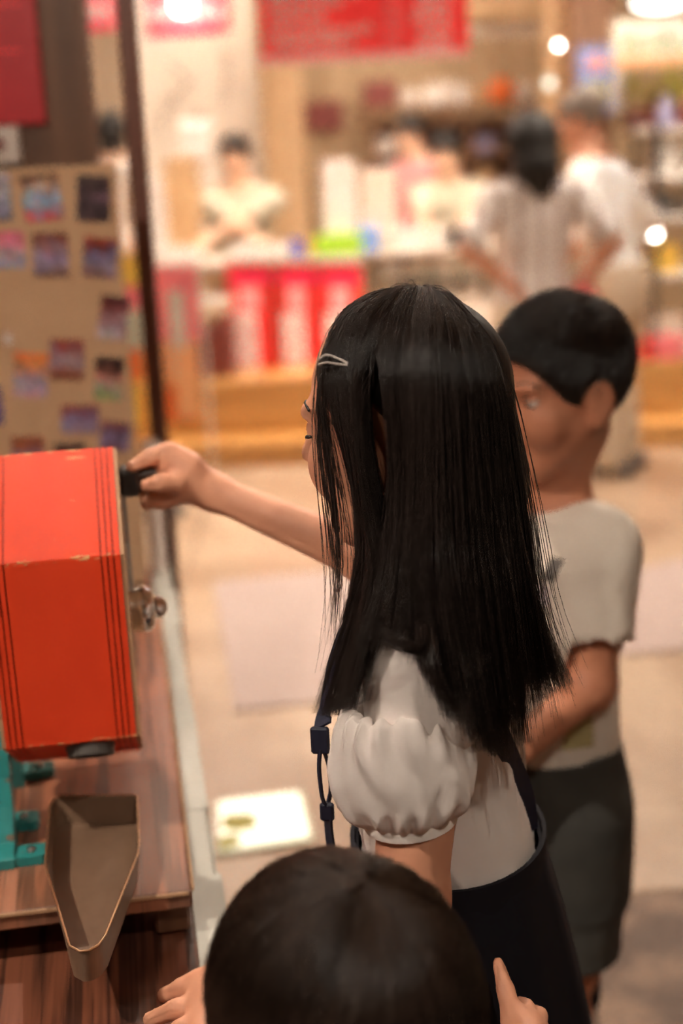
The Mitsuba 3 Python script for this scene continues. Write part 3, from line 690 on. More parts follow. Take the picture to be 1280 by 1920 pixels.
def hand_prims(w, d, up, L, spread=0.0, curl=0.5, thumb=1):
    """A relaxed hand from the wrist w along d, palm normal up (the back of the hand), L long."""
    w, d, up = (np.asarray(x, float) for x in (w, d, up)); d = d / np.linalg.norm(d); up = up - d * (up @ d); up /= np.linalg.norm(up); s = np.cross(d, up) * thumb
    pr = []
    for j, (o, ln) in enumerate(((.16, .46), (.055, .50), (-.05, .46), (-.15, .36))):
        k = w + d * L * .50 + s * o * L; r = .052 * L
        pr.append(cone(w + d * L * .05 + s * o * .4 * L, k, .085 * L, .07 * L, .03 * L))
        a = curl; p0 = k
        for i, fr in enumerate((.45, .30, .25)):
            dd = d * math.cos(a) - up * math.sin(a) + s * o * spread; p1 = p0 + dd * ln * fr * L
            pr.append(cone(p0, p1, r, r * .9, .006)); p0, r, a = p1, r * .92, a + curl * 0.8
    t0 = w + d * L * .15 + s * .13 * L; t1 = t0 + (d * .7 + s * .7) * .22 * L - up * .04 * L; t2 = t1 + (d * .9 + s * .25 - up * .3) * .22 * L
    return pr + [cone(t0, t1, .075 * L, .062 * L, .02), cone(t1, t2, .058 * L, .045 * L, .006)]


def limb(a, b, c, ra, rb, rc, k=0.02): return [cone(a, b, ra, rb, k), cone(b, c, rb, rc, k)]


def great_circle(w, d0, ang):
    """Unit vectors that leave w in direction d0 by the angles ang."""
    return np.cos(ang)[:, None] * w + np.sin(ang)[:, None] * d0


def short_hair(parent, c, h, M, whorl, n, length, bsdf, radius, keep, seed, lift=0.03, jitter=0.25, name='hair_strands', rscale=1.0):
    """Short strands that lie over the cranium, flowing away from the whorl. keep(d): where a strand's root may be, d = (left, forward, up)."""
    r = np.random.default_rng(seed); cc = np.array([0, -.07, .13]); rad = np.array([.335, .40, .365]) * rscale
    w = np.asarray(whorl, float); w = w / np.linalg.norm(w); out = []
    while len(out) < n:
        d = r.normal(size=3); d /= np.linalg.norm(d)
        if not keep(d): continue
        a0 = math.acos(np.clip(d @ w, -1, 1)); t = d - w * (d @ w); t /= np.linalg.norm(t) + 1e-9
        t = t + np.cross(w, t) * (0.25 + r.normal() * jitter * 0.5); t /= np.linalg.norm(t)
        L = length * r.uniform(.75, 1.15); a = a0 - .10 + np.linspace(0, L / (0.36 * h), 7)
        dirs = great_circle(w, t, a); off = 1 + lift * np.linspace(0.4, 1, 7) * r.uniform(.6, 1.7)
        out.append(c + (cc + dirs * rad * off[:, None]) @ M.T * h)
    return strands(name, out, radius, bsdf, parent)


def hair_cap(c, h, M, e, face=None, extra=(), res=0.005, fold=None, clip=None):
    q = lambda l, f, u: c + M @ (np.array([l, f, u]) * h)
    fc = face or [((0, .46, -.20), (.335, .40, .44))]
    pr = [ell(q(0, -.07, .13), np.array([.335 + e, .40 + e, .365 + e]) * h, M, .02 * h)] + list(extra)
    pr += [ell(q(*p), np.array(r) * h, M, .03 * h, True) for p, r in fc]
    return solid(pr, res, 4, fold=fold, clip=clip)


def shoe(p, d, L, M=None):
    d = np.asarray(d, float) / np.linalg.norm(d); p = np.asarray(p, float)
    a = p - d * L * .3 + [0, 0, .032]; b = p + d * L * .55 + [0, 0, .026]
    return solid([cone(a, p + d * L * .2 + [0, 0, .034], .032, .036, .02), cone(p + d * L * .2 + [0, 0, .034], b, .036, .026, .02), cone(p + [0, 0, .05], p + [0, 0, .085], .035, .033, .02)], .007, 3, clip=lambda P: 0.002 - P[..., 2])


def surface_patch(mesh, pxs, bsdf, name, parent, off=0.0012, n=9):
    """A thin print that follows the mesh: pxs are the corners of a quadrilateral, seen on it."""
    tri = mesh.triangles; e1_, e2_ = tri[:, 1] - tri[:, 0], tri[:, 2] - tri[:, 0]; V = []
    c0, c1, c2, c3 = (np.array(p, float) for p in pxs)
    for i in range(n):
        for j in range(n):
            a, b = i / (n - 1), j / (n - 1); px = (c0 * (1 - a) + c1 * a) * (1 - b) + (c3 * (1 - a) + c2 * a) * b; d = ray(*px)
            P = np.cross(d, e2_); det = (e1_ * P).sum(1); det = np.where(np.abs(det) < 1e-12, 1e-12, det); Tv = CAM - tri[:, 0]
            u = (Tv * P).sum(1) / det; Q = np.cross(Tv, e1_); v = (Q @ d) / det; t = (e2_ * Q).sum(1) / det
            ok = (u >= -1e-4) & (v >= -1e-4) & (u + v <= 1 + 1e-4) & (t > 0)
            if not ok.any(): return None
            V.append(CAM + d * (t[ok].min()) - d / np.linalg.norm(d) * off)
    V = np.array(V); idx = np.arange(n * n).reshape(n, n); f = []
    for i in range(n - 1):
        for j in range(n - 1): f += [[idx[i, j], idx[i + 1, j], idx[i + 1, j + 1]], [idx[i, j], idx[i + 1, j + 1], idx[i, j + 1]]]
    return add(name, trimesh.Trimesh(V, f, process=False), bsdf, parent, smooth=True)


# ------------------------------------------------------------------ the girl
gl = thing('person', 'girl with long black hair in white puff-sleeved shirt and navy suspender skirt', 'person')
GH, GM = 0.217, axes(153, 9)
GC = np.array([0.054, 1.215, 1.245])
gh = lambda l, f, u: GC + GM @ (np.array([l, f, u]) * GH)
TM = axes(172); TO = np.array([0.081, 1.245, 0.0])
tors = [(0.60, 0, -.010, .112, .090), (0.68, 0, -.012, .124, .094), (0.76, 0, -.010, .114, .086), (0.83, 0, -.006, .102, .076), (0.90, 0, .003, .104, .076), (0.97, 0, .007, .110, .076), (1.03, 0, .003, .114, .072), (1.075, 0, -.008, .098, .058), (1.10, 0, -.012, .055, .043)]
SL, SR = TO + TM @ np.array([.132, -.004, 1.062]), TO + TM @ np.array([-.132, .012, 1.062])
NK = TO + TM @ np.array([0, -.014, 1.085])
EL = at(768, 1690, 1.085); WL = EL + np.array([-.035, -.01, -.18])
ER = at(700, 1050, 1.425); WR = at(398, 921, 1.495)
KN = at(322, 862, 1.49); PH = at(305, 925, 1.485)
hand = [cone(WR, at(345, 893, 1.49), .0175, .024, .02), cone(at(345, 880, 1.49), KN, .021, .0155, .012), cone(at(345, 905, 1.49), PH, .021, .0155, .012), cone(KN, PH, .015, .014, .012),
        # index finger along the top of the handle, its tip at the crank
        cone(at(312, 846, 1.485), at(280, 858, 1.475), .0100, .0088, .008), cone(at(280, 858, 1.475), at(248, 874, 1.472), .0086, .0072, .006),
        # thumb below it
        cone(at(330, 905, 1.465), at(300, 905, 1.455), .0105, .0092, .008), cone(at(300, 905, 1.455), at(274, 909, 1.458), .0088, .0070, .006),
        # the other fingers close round the far side
        cone(at(308, 868, 1.495), at(278, 876, 1.515), .0095, .0088, .008), cone(at(278, 876, 1.515), at(268, 905, 1.512), .0085, .0075, .005),
        cone(at(305, 900, 1.495), at(280, 906, 1.518), .0092, .0085, .008), cone(at(280, 906, 1.518), at(272, 932, 1.508), .0082, .0072, .005),
        cone(at(303, 928, 1.485), at(285, 938, 1.505), .0088, .008, .008), cone(at(285, 938, 1.505), at(276, 946, 1.495), .0078, .0068, .005)]
legs = []
for s in (1, -1):
    hp = TO + TM @ np.array([s * .062, 0, .66]); kn_ = TO + TM @ np.array([s * .058, .012, .37]); an = TO + TM @ np.array([s * .055, -.012, .085])
    legs += limb(hp, kn_, an, .068, .043, .029) + [cone(TO + TM @ np.array([s * .055, -.03, .035]), TO + TM @ np.array([s * .06, .09, .025]), .026, .02, .02)]
arms = limb(SL, EL, WL, .039, .031, .020) + limb(SR, ER, WR, .037, .027, .0175) + hand_prims(WL, (-.1, .05, -1), (0, -1, .1), .145, curl=.35)
body = solid(head_prims(GC, GH, GM, -.06, .025) + [cone(gh(0, -.10, -.28), NK, .043, .045, .02), cone(NK, SL, .042, .036, .04), cone(NK, SR, .042, .036, .04), loft(tors, TM, TO, .03)] + arms + hand + legs, 0.0036, 4)
add('body', body, 'skin', gl, smooth=True)
face_parts(gl, GC, GH, GM, lashes=True)
nl = [ell(at(249, 869, 1.468), (.0038, .0022, .0032), k=.001), ell(at(277, 907, 1.452), (.0035, .002, .0032), k=.001)]
for n_ in nl: add('fingernail', solid([n_], .0009, 1), 'nail', gl, smooth=True)

# shirt body with yoke and shoulder caps
sh = [loft([(z, cx, cy, rx + .007, ry + .007) for z, cx, cy, rx, ry in tors if z > .7], TM, TO, .03), cone(NK - [0, 0, .012], SL + [0, 0, .004], .046, .044, .04), cone(NK - [0, 0, .012], SR + [0, 0, .004], .046, .042, .04),
      cone(SL, SL + (EL - SL) * .22, .047, .048, .03), cone(SR, SR + (ER - SR) * .2, .044, .044, .03)]
def shirt_fold(P):
    q = (P - TO) @ TM; a = np.arctan2(q[:, 0], q[:, 1])
    n1 = meshkit.fbm(np.c_[a * 2.2 + q[:, 2] * 9, q[:, 2] * 7 - a * 1.2, q[:, 0] * 3], 3, 5) - .5
    ridge = np.abs(meshkit.noise(np.c_[a * 3.5 + q[:, 2] * 16, q[:, 2] * 5, a * 0], 9) - .5)
    return (n1 * .020 + (.25 - ridge) * .010) * np.clip((1.06 - q[:, 2]) / .1, 0, 1)
shirt = solid(sh, .0036, 5, fold=shirt_fold, clip=lambda P: 0.80 - P[..., 2])
add('shirt', shirt, 'shirt_white', gl, smooth=True)
CO = NK + np.array([0, 0, .004])
add('collar', tube([CO + (TM[:, 0] * math.cos(a) * .054 + TM[:, 1] * math.sin(a) * .047) + [0, 0, .012 - .016 * max(0, math.sin(a))] for a in np.linspace(0, 2 * math.pi, 33)], .01, flat=(.022, .004, [0, 0, 1.0])), 'piping', gl, smooth=40)

# puffed sleeves, gathered at the seam and at the cuff
def puff(ax0, ax1, parent, f=1.0):
    d = (ax1 - ax0); Ls = np.linalg.norm(d); d = d / Ls; a = np.cross(d, [0.2, 1, 0.1]); a /= np.linalg.norm(a); b = np.cross(d, a); Ms = np.stack([a, b, d], 1)
    sec = [(-.004, 0, 0, .043, .043), (.006, 0, 0, .049, .048), (.030, 0, 0, .058, .054), (.058, 0, 0, .0625, .057), (.082, 0, 0, .0595, .055), (.098, 0, 0, .050, .048), (.107, 0, 0, .041, .041), (.110, 0, 0, .038, .038)]
    sec = [(z * Ls / .11, x, y, rx * f, ry * f) for z, x, y, rx, ry in sec]
    hole = cone(ax0 - d * .02, ax1 + d * .03, .034, .033, .004, True)
    def fold(P):
        q = (P - ax0) @ Ms; th = np.arctan2(q[:, 1], q[:, 0]); t = np.clip(q[:, 2] / Ls, 0, 1)
        n_ = meshkit.noise(np.c_[np.cos(th) * 3, np.sin(th) * 3, t * 1.5 + 7], 3)
        w = np.exp(-(t / .22) ** 2) + .9 * np.exp(-((1 - t) / .20) ** 2)
        return (.0040 * np.exp(-((t - .04) / .20) ** 2) + .0030 * np.exp(-((t - .86) / .12) ** 2)) * np.sin(th * 15 + n_ * 7) + (meshkit.fbm(np.c_[q * [22, 22, 13]], 3, 4) - .5) * .017 * np.sin(np.pi * t) + .0030 * np.sin(np.pi * t) * np.sin(th * 6 + t * 4 + n_ * 5)
    add('sleeve', solid([loft(sec, Ms, ax0, .004, power=2.0), hole], .0030, 3, fold=fold), 'shirt_white', parent, smooth=True, label='gathered puff sleeve')
    prof = [(.0350 * f, 0), (.0400 * f, .001), (.0410 * f, .006), (.0400 * f, .011), (.0350 * f, .012), (.0350 * f, 0)]
    Mc = np.eye(4); Mc[:3, :3] = Ms; Mc[:3, 3] = ax0 + d * (Ls - .005)
    add('cuff', lathe(prof, 40, Mc), 'piping', parent, smooth=40)
PA0, PA1 = at(742, 1326, 1.10), at(768, 1528, 1.098)
puff(PA0, PA1, gl)
puff(SR + (ER - SR) * .12, SR + (ER - SR) * .62, gl, .95)

# skirt: pleats that open towards the hem
def pleated(z0, z1, r0, r1, n, depth, M, o, rows=24, cols=240, lean=0.0):
    V, F_ = [], []
    for layer in (0, 1):
        for i in range(rows):
            t = i / (rows - 1); z = z0 + (z1 - z0) * t
            for j in range(cols):
                a = 2 * math.pi * j / cols; s = math.sin(n * a + 1.2 * math.sin(a * 3)); p = depth * (0.15 + t) * (abs(s) ** .7 * (1 if s > 0 else -1))
                rx, ry = (r0[k] + (r1[k] - r0[k]) * (1 - (1 - t) ** 1.6) + p - layer * .003 for k in (0, 1))
                V.append(o + M @ np.array([rx * math.cos(a), ry * math.sin(a) + lean * t, z]))
    N_ = rows * cols
    for i in range(rows - 1):
        for j in range(cols):
            a, b, c, d = i * cols + j, i * cols + (j + 1) % cols, (i + 1) * cols + (j + 1) % cols, (i + 1) * cols + j
            F_ += [[a, c, b], [a, d, c], [N_ + a, N_ + b, N_ + c], [N_ + a, N_ + c, N_ + d]]
    e = (rows - 1) * cols
    for j in range(cols): a, b = j, (j + 1) % cols; F_ += [[a, b, N_ + b], [a, N_ + b, N_ + a], [e + a, N_ + e + b, e + b], [e + a, N_ + e + a, N_ + e + b]]
    m = trimesh.Trimesh(np.array(V), F_, process=False); m.fix_normals(); return m
skirt = add('skirt', pleated(.828, .45, (.116, .090), (.165, .150), 13, .005, TM, TO + TM[:, 1] * -.008, lean=-.006), 'navy_cloth', gl, smooth=50)
wb = [TO + TM @ np.array([.1185 * math.cos(a), .0925 * math.sin(a) - .008, .817]) for a in np.linspace(0, 2 * math.pi, 49)]
add('waistband', tube(wb, .01, flat=(.034, .004, TM[:, 0] * 0 + (np.array(wb) - wb[0].mean() * 0 - (TO + TM @ np.array([0, -.008, .817]))))), 'navy_cloth', skirt, smooth=40)

# suspenders
def strap(pts, w, name, up, n=30, bsdf='strap', parent=gl, nrm=None, **kw):
    p = spline(pts, n); c = TO + TM @ np.array([0, 0, 0]); nr = p - c; nr[:, 2] = up; nr = nr if nrm is None else np.array(nrm, float); return add(name, tube(p, .01, flat=(w, .0022, nr)), bsdf, parent, smooth=40, **kw)
strap([at(815, 1188, 1.125), TO + TM @ np.array([.090, .028, 1.114]), TO + TM @ np.array([.088, .064, 1.078]), TO + TM @ np.array([.082, .085, 1.030]), TO + TM @ np.array([.075, .095, .985]), at(604, 1362, 1.172)], .019, 'suspender', .12)
bk = at(600, 1388, 1.172)
add('buckle', tf(box(.017, .006, .026, b=.002), np.block([[np.stack([TM[:, 1], TM[:, 0], EZ], 1), bk[:, None]], [np.zeros((1, 3)), np.ones((1, 1))]])), 'strap', gl)
strap([at(600, 1405, 1.170), at(598, 1440, 1.170), at(603, 1490, 1.170), at(610, 1512, 1.171)], .004, 'suspender_loop', .02)
strap([at(606, 1405, 1.176), at(617, 1440, 1.178), at(620, 1480, 1.178), at(613, 1512, 1.175)], .004, 'suspender_loop', .02)
bk = at(613, 1522, 1.172)
add('buckle', tf(box(.013, .006, .018, b=.002), np.block([[np.stack([TM[:, 1], TM[:, 0], EZ], 1), bk[:, None]], [np.zeros((1, 3)), np.ones((1, 1))]])), 'strap', gl)
strap([at(614, 1528, 1.174), at(618, 1570, 1.180), at(628, 1640, 1.182)], .014, 'suspender', .05)
strap([at(826, 1192, 1.125), at(866, 1240, 1.126), at(905, 1310, 1.135), at(938, 1380, 1.160), at(966, 1445, 1.195), at(985, 1500, 1.215), at(992, 1560, 1.220)], .022, 'suspender', .10, nrm=(.6, -.8, .15))
strap([TO + TM @ np.array(p) for p in ((-.06, .082, .84), (-.065, .090, .95), (-.068, .070, 1.05), (-.065, 0, 1.118), (-.06, -.066, 1.05), (-.03, -.074, .95), (-.02, -.078, .85))], .02, 'suspender', .1)
for s in (1, -1):
    add('sock', solid([cone(TO + TM @ np.array([s * .055, -.012, .07]), TO + TM @ np.array([s * .056, -.008, .16]), .033, .036, .01)], .006, 2), 'sock', gl, smooth=True)
    add('shoe', shoe(TO + TM @ np.array([s * .057, 0, 0]), TM[:, 1], .20), 'shoe', gl, smooth=True)

# her hair: a dark core, then strands that fall along guides from the crown to the ends
NS = 8
G = [  # (px, py, Y) from the crown to the end
    [(680, 563, 1.205), (628, 607, 1.190), (600, 676, 1.170), (588, 780, 1.160), (590, 880, 1.152), (603, 990, 1.145), (614, 1090, 1.138), (626, 1210, 1.130)],
    [(700, 556, 1.195), (645, 602, 1.170), (615, 680, 1.148), (622, 780, 1.135), (655, 880, 1.125), (672, 980, 1.118), (664, 1100, 1.110), (598, 1345, 1.100)],
    [(722, 549, 1.190), (672, 598, 1.155), (648, 685, 1.131), (652, 785, 1.119), (667, 885, 1.112), (683, 985, 1.104), (684, 1100, 1.096), (612, 1345, 1.090)],
    [(745, 545, 1.187), (702, 598, 1.143), (680, 690, 1.117), (674, 790, 1.106), (678, 890, 1.103), (692, 985, 1.098), (698, 1100, 1.088), (645, 1320, 1.072)],
    [(765, 543, 1.185), (738, 598, 1.137), (716, 690, 1.109), (722, 775, 1.100), (731, 880, 1.103), (730, 985, 1.096), (724, 1100, 1.078), (690, 1225, 1.062)],
    [(785, 543, 1.183), (772, 600, 1.133), (764, 690, 1.103), (768, 790, 1.096), (772, 890, 1.095), (774, 990, 1.088), (772, 1100, 1.070), (775, 1215, 1.050)],
    [(800, 545, 1.180), (806, 602, 1.128), (806, 690, 1.100), (808, 790, 1.092), (808, 890, 1.090), (808, 990, 1.085), (812, 1110, 1.066), (855, 1350, 1.042)],
    [(815, 548, 1.178), (842, 608, 1.128), (850, 698, 1.100), (854, 795, 1.093), (856, 895, 1.091), (858, 1000, 1.086), (866, 1120, 1.070), (912, 1405, 1.062)],
    [(828, 553, 1.178), (876, 620, 1.135), (896, 708, 1.110), (902, 805, 1.104), (906, 905, 1.102), (910, 1010, 1.098), (918, 1130, 1.085), (950, 1430, 1.090)],
    [(840, 558, 1.180), (902, 632, 1.150), (932, 720, 1.130), (944, 815, 1.125), (952, 915, 1.122), (958, 1020, 1.116), (966, 1130, 1.112), (985, 1380, 1.125)],
    [(850, 565, 1.185), (917, 645, 1.170), (950, 730, 1.158), (966, 825, 1.155), (979, 925, 1.152), (988, 1020, 1.146), (1000, 1140, 1.140), (1062, 1290, 1.140)],
    [(852, 568, 1.200), (918, 650, 1.200), (952, 735, 1.195), (969, 830, 1.195), (982, 930, 1.192), (991, 1030, 1.186), (1000, 1130, 1.182), (1022, 1262, 1.180)],
    [(848, 566, 1.215), (905, 640, 1.240), (935, 720, 1.250), (950, 825, 1.252), (962, 925, 1.250), (972, 1030, 1.245), (985, 1130, 1.240), (1000, 1290, 1.235)],
    [(830, 558, 1.225), (868, 615, 1.275), (888, 700, 1.295), (895, 810, 1.298), (900, 915, 1.297), (905, 1020, 1.294), (915, 1120, 1.290), (930, 1260, 1.285)],
    [(800, 550, 1.232), (805, 600, 1.295), (805, 690, 1.320), (808, 800, 1.322), (812, 905, 1.320), (815, 1010, 1.318), (812, 1110, 1.315), (806, 1230, 1.312)],
    [(750, 552, 1.235), (735, 602, 1.295), (725, 690, 1.318), (730, 800, 1.320), (735, 900, 1.318), (742, 1000, 1.315), (735, 1100, 1.310), (720, 1220, 1.305)]]
G3 = np.array([[at(*p) for p in g] for g in G])
for g in ([(-.14, .13, .475), (-.30, .17, .30), (-.385, .10, .00), (-.39, .08, -.30), (-.375, .08, -.70), (-.34, .10, -1.15), (-.31, .12, -1.65)], [(-.08, .22, .455), (-.24, .29, .28), (-.355, .20, .00), (-.365, .15, -.30), (-.35, .13, -.70), (-.32, .15, -1.15), (-.29, .17, -1.55)],
          [(-.03, .29, .425), (-.17, .385, .25), (-.30, .295, .00), (-.335, .225, -.30), (-.33, .19, -.70), (-.30, .20, -1.15), (-.27, .22, -1.45)]):
    G3 = np.concatenate([G3, [[gh(*p) for p in g] if len(G3[0]) == len(g) else spline([gh(*p) for p in g], len(G3[0]))]], 0)      # her right side, towards the brow
crown = gh(-.06, -.16, .50)                                   # every strand starts from the parting over the crown
G3 = np.concatenate([(G3[:, :1] * .35 + crown * .65 + np.array([0, 0, .002])), G3], 1)
core_path = [gh(0, -.10, .08), at(835, 900, 1.19), at(842, 1050, 1.19), at(855, 1170, 1.18)]
core = solid([ell(gh(0, -.075, .13), np.array([.338, .396, .362]) * GH, GM, .02), cone(core_path[0], core_path[1], .072, .066, .03), cone(core_path[1], core_path[2], .064, .056, .03), cone(core_path[2], core_path[3], .056, .038, .03),
              ell(gh(0.06, .48, -.31), np.array([.50, .46, .56]) * GH, GM, .02, True), ell(gh(.36, .03, -.08), np.array([.12, .17, .22]) * GH, GM, .012, True)], .005, 5)
add('hair_core', core, 'hair_base', gl, smooth=True)
TS = 46
GS = np.array([spline(g, TS) for g in G3])
def fall(s, root):
    """One strand from station root to the end; s: its place among the guides, one number or one per station."""
    s = np.clip(np.broadcast_to(np.asarray(s, float), (TS,)), 0, len(GS) - 1.001); i = s.astype(int); w = (s - i)[:, None]; j = np.arange(TS)
    return (GS[i, j] * (1 - w) + GS[i + 1, j] * w)[int(root * TS):]
KS = np.linspace(0, 1, TS)
def round_ear(s, side):
    """Strands that would cross the ear pass before it (side 0) or behind it (side 1)."""
    g = np.clip((s - 2.45) / .25, 0, 1) * np.clip((4.15 - s) / .12, 0, 1); t = np.clip((KS - .27) / .16, 0, 1) * (1 - .55 * np.clip((KS - .60) / .25, 0, 1)); return s + ((2.52, 4.10)[side] - s) * g * t * t * (3 - 2 * t)
curves = []; hr = np.random.default_rng(21)
dens = np.array([.02, .70, 1, .9, .9, 1, 1.05, 1.05, 1.05, 1.05, 1.0, .9, .6, .5, .45, .5, .5, .45]); cum = np.cumsum(dens) / dens.sum()
mid = GC + np.array([.02, -.01, 0])
NL = 460; x = hr.random(NL); lock_s = np.searchsorted(cum, x) + hr.random(NL); lock_side = (lock_s + hr.normal(0, .12, NL) > 3.5).astype(int)
lock_d = hr.random(NL) ** 1.4 * .020; lock_o = hr.normal(0, 1, (NL, 3)); lock_c = hr.normal(0, .038, NL)
for _ in range(14500):
    l = hr.integers(NL); s = min(max(lock_s[l] + hr.normal(0, .16), 0.02), 16.95)
    root = max(0, hr.random() * .60 - .28); c = fall(round_ear(s, lock_side[l]), root); k = np.linspace(root, 1, len(c))
    cl = fall(round_ear(lock_s[l], lock_side[l]), root); c = c + (cl - c) * (np.clip(k - .45, 0, 1) ** 1.2 * 1.1)[:, None]     # locks gather towards their ends
    inner = lock_d[l] + hr.random() * .005
    toc = mid[None] - c; toc[:, 2] = np.clip(toc[:, 2], -.05, 0.0); nrm = np.linalg.norm(toc, axis=1, keepdims=True)
    c = c + toc / nrm * inner * np.clip(k * 2.0 + .1, .1, 1)[:, None]
    ph = hr.uniform(0, 6.28); side = hr.normal(0, 1); amp = .0014 + .0040 * np.clip(k - .55, 0, 1)
    c = c + np.outer(amp * np.sin(k * 3.2 + ph * .25) * side, [1, .1, 0.]) + np.outer(.011 * np.clip(k - .45, 0, 1) ** 1.5 * 2, lock_o[l] * [.8, .4, 0])
    cut = 1 + lock_c[l] - abs(hr.normal(0, .02)) - (.30 * hr.random() if hr.random() < .15 else 0); c = c[:max(6, int(round(len(c) * min(cut, 1))))]
    curves.append(c[np.linspace(0, len(c) - 1, max(6, int(len(c) * .30))).round().astype(int)])
# fine loose strands beside the face, at the crown and behind
for _ in range(30):
    s = abs(hr.normal(0, .35)); c = fall(s, hr.random() * .1); k = np.linspace(0, 1, len(c))[:, None]
    curves.append((c + k ** 1.5 * hr.normal(0, .009, 3) + np.sin(k * 5 + hr.random() * 6) * hr.normal(0, .0022, 3))[::3])
for _ in range(160):
    s = hr.uniform(6, 12.5); c = fall(s, hr.random() * .6); k = np.linspace(0, 1, len(c))[:, None]; o = c[-1] - mid; o[2] = 0; o /= np.linalg.norm(o)
    curves.append((c + k ** 1.4 * (o * hr.uniform(.002, .018) + hr.normal(0, .007, 3)))[::2])
for _ in range(45):
    s = hr.uniform(0, 12); c = fall(s, 0)[:int(TS * hr.uniform(.3, .6))]; k = np.linspace(0, 1, len(c))[:, None]; o = c - mid; o /= np.linalg.norm(o, axis=1, keepdims=True)
    curves.append(c + o * np.sin(k * np.pi) * hr.uniform(.001, .005) + k * hr.normal(0, .005, 3))
# the few locks that cross her sleeve
for p in ([(800, 1180, 1.06), (808, 1240, 1.035), (830, 1300, 1.030), (860, 1345, 1.035)], [(790, 1175, 1.06), (790, 1215, 1.040), (760, 1212, 1.036), (715, 1190, 1.045)]):
    q3 = np.array([at(*a) for a in p])
    for _ in range(55): o = hr.normal(0, .0022, 3); k = np.linspace(0, 1, 12)[:, None]; curves.append(spline(q3, 12) + o + k ** 2 * hr.normal(0, .003, 3))
strands('hair', curves, .00034, 'hair', gl, 'long straight black hair')
hc = [at(598, 672, 1.152), at(612, 664, 1.146), at(632, 670, 1.141), at(652, 680, 1.136)]; hd = [at(597, 682, 1.152), at(612, 678, 1.145), at(632, 681, 1.139), at(652, 683, 1.136)]
for p in (hc, hd): add('hair_clip', tube(spline(np.array(p) + [0, -.004, 0], 14), .0010, 6), 'clip_metal', gl, smooth=True, label='thin shiny hair clip')

# ------------------------------------------------------------------ the boy behind her
by = thing('person', 'boy with short black hair in a pale grey T-shirt, standing behind the girl', 'person')
BH, BM = 0.219, axes(211, 9); BC = at(1042, 724, 1.80)
BT = axes(222); BO = np.array([BC[0] - .024, BC[1] + .035, 0.0]); zs = BC[2] - .165
bt_ = lambda l, f, z: BO + BT @ np.array([l, f, 0]) + np.array([0, 0, z])
SL2, SR2 = bt_(.106, -.005, zs - .04), bt_(-.106, -.005, zs - .04); NK2 = bt_(0, -.01, zs)
EL2, WL2 = at(1108, 1285, 1.735), at(985, 1392, 1.66)
ER2, WR2 = bt_(-.14, .03, zs - .24), bt_(-.13, .12, zs - .38)
tb2 = [(.50, 0, 0, .100, .085), (.60, 0, 0, .104, .088), (.70, 0, 0, .098, .082), (.82, 0, .004, .098, .08), (.93, 0, .004, .104, .08), (zs - .05, 0, 0, .10, .070), (zs - .012, 0, -.008, .068, .052)]
lg2 = []
for s in (1, -1):
    hp, kn_, an = bt_(s * .062, 0, .55), bt_(s * .062, .012, .33), bt_(s * .062, -.012, .08)
    lg2 += limb(hp, kn_, an, .072, .045, .030) + [cone(bt_(s * .062, -.03, .035), bt_(s * .07, .10, .025), .026, .02, .02)]
body2 = solid(head_prims(BC, BH, BM) + [cone(BC + BM @ np.array([0, -.10, -.28]) * BH, NK2, .046, .048, .02), cone(NK2, SL2, .045, .036, .04), cone(NK2, SR2, .045, .036, .04), loft(tb2, BT, BO, .03)]
              + limb(SL2, EL2, WL2, .038, .030, .021) + limb(SR2, ER2, WR2, .038, .030, .021) + hand_prims(WL2, at(940, 1425, 1.66) - WL2, (0, -.6, .8), .145) + hand_prims(WR2, (-.1, .1, -.9), (0, -.9, .1), .145, thumb=-1) + lg2, .0048, 4)
add('body', body2, 'skin_tan', by, smooth=True); face_parts(by, BC, BH, BM, skin='skin_tan')
def tee_fold(P):
    q = (P - BO) @ BT; a = np.arctan2(q[:, 0], q[:, 1])
    return (meshkit.fbm(np.c_[a * 1.8, q[:, 2] * 9 + a, q[:, 0] * 4], 3, 11) - .5) * .018 * np.clip((zs - q[:, 2]) / .1, 0.2, 1)
e_ = .012
SLV = SL2 + (EL2 - SL2) * .62; SRV = SR2 + (ER2 - SR2) * .6
tee = solid([loft([(z, cx, cy, rx + e_ + .006, ry + e_ + .008) for z, cx, cy, rx, ry in tb2 if z > .55], BT, BO, .03), cone(NK2 - [0, 0, .02], SL2, .050, .048, .04), cone(NK2 - [0, 0, .02], SR2, .050, .048, .04),
             cone(SL2, SLV, .046, .050, .025), cone(SR2, SRV, .046, .050, .03), cone(SLV + (EL2 - SL2) * .06, EL2, .048, .040, .004, True), cone(SRV + (ER2 - SR2) * .06, ER2, .048, .04, .004, True),
             ell(NK2 + BT[:, 1] * .012 + [0, 0, .022], (.058, .055, .030), k=.01, sub=True)], .0045, 4, fold=tee_fold, clip=lambda P: .565 - P[..., 2])
add('t_shirt', tee, 'tee_grey', by, smooth=True)
surface_patch(tee, [(1034, 1045), (1056, 1050), (1036, 1094), (1014, 1084)], 'tee_print', 'shirt_print', by)
surface_patch(tee, [(1006, 1092), (1028, 1098), (1030, 1140), (1004, 1132)], 'tee_print_lilac', 'shirt_print', by)
surface_patch(tee, [(1070, 1330), (1112, 1310), (1112, 1400), (1052, 1408)], 'tee_print_olive', 'shirt_print', by)
sp = [loft([(.44, 0, 0, .128, .108), (.54, 0, 0, .130, .110), (.60, 0, 0, .132, .108), (.66, 0, 0, .126, .102)], BT, BO, .03)]
for s in (1, -1): sp.append(cone(bt_(s * .062, 0, .55), bt_(s * .066, .012, .36), .082, .072, .03)); sp.append(cone(bt_(s * .066, .012, .352), bt_(s * .066, .012, .25), .055, .055, .004, True))
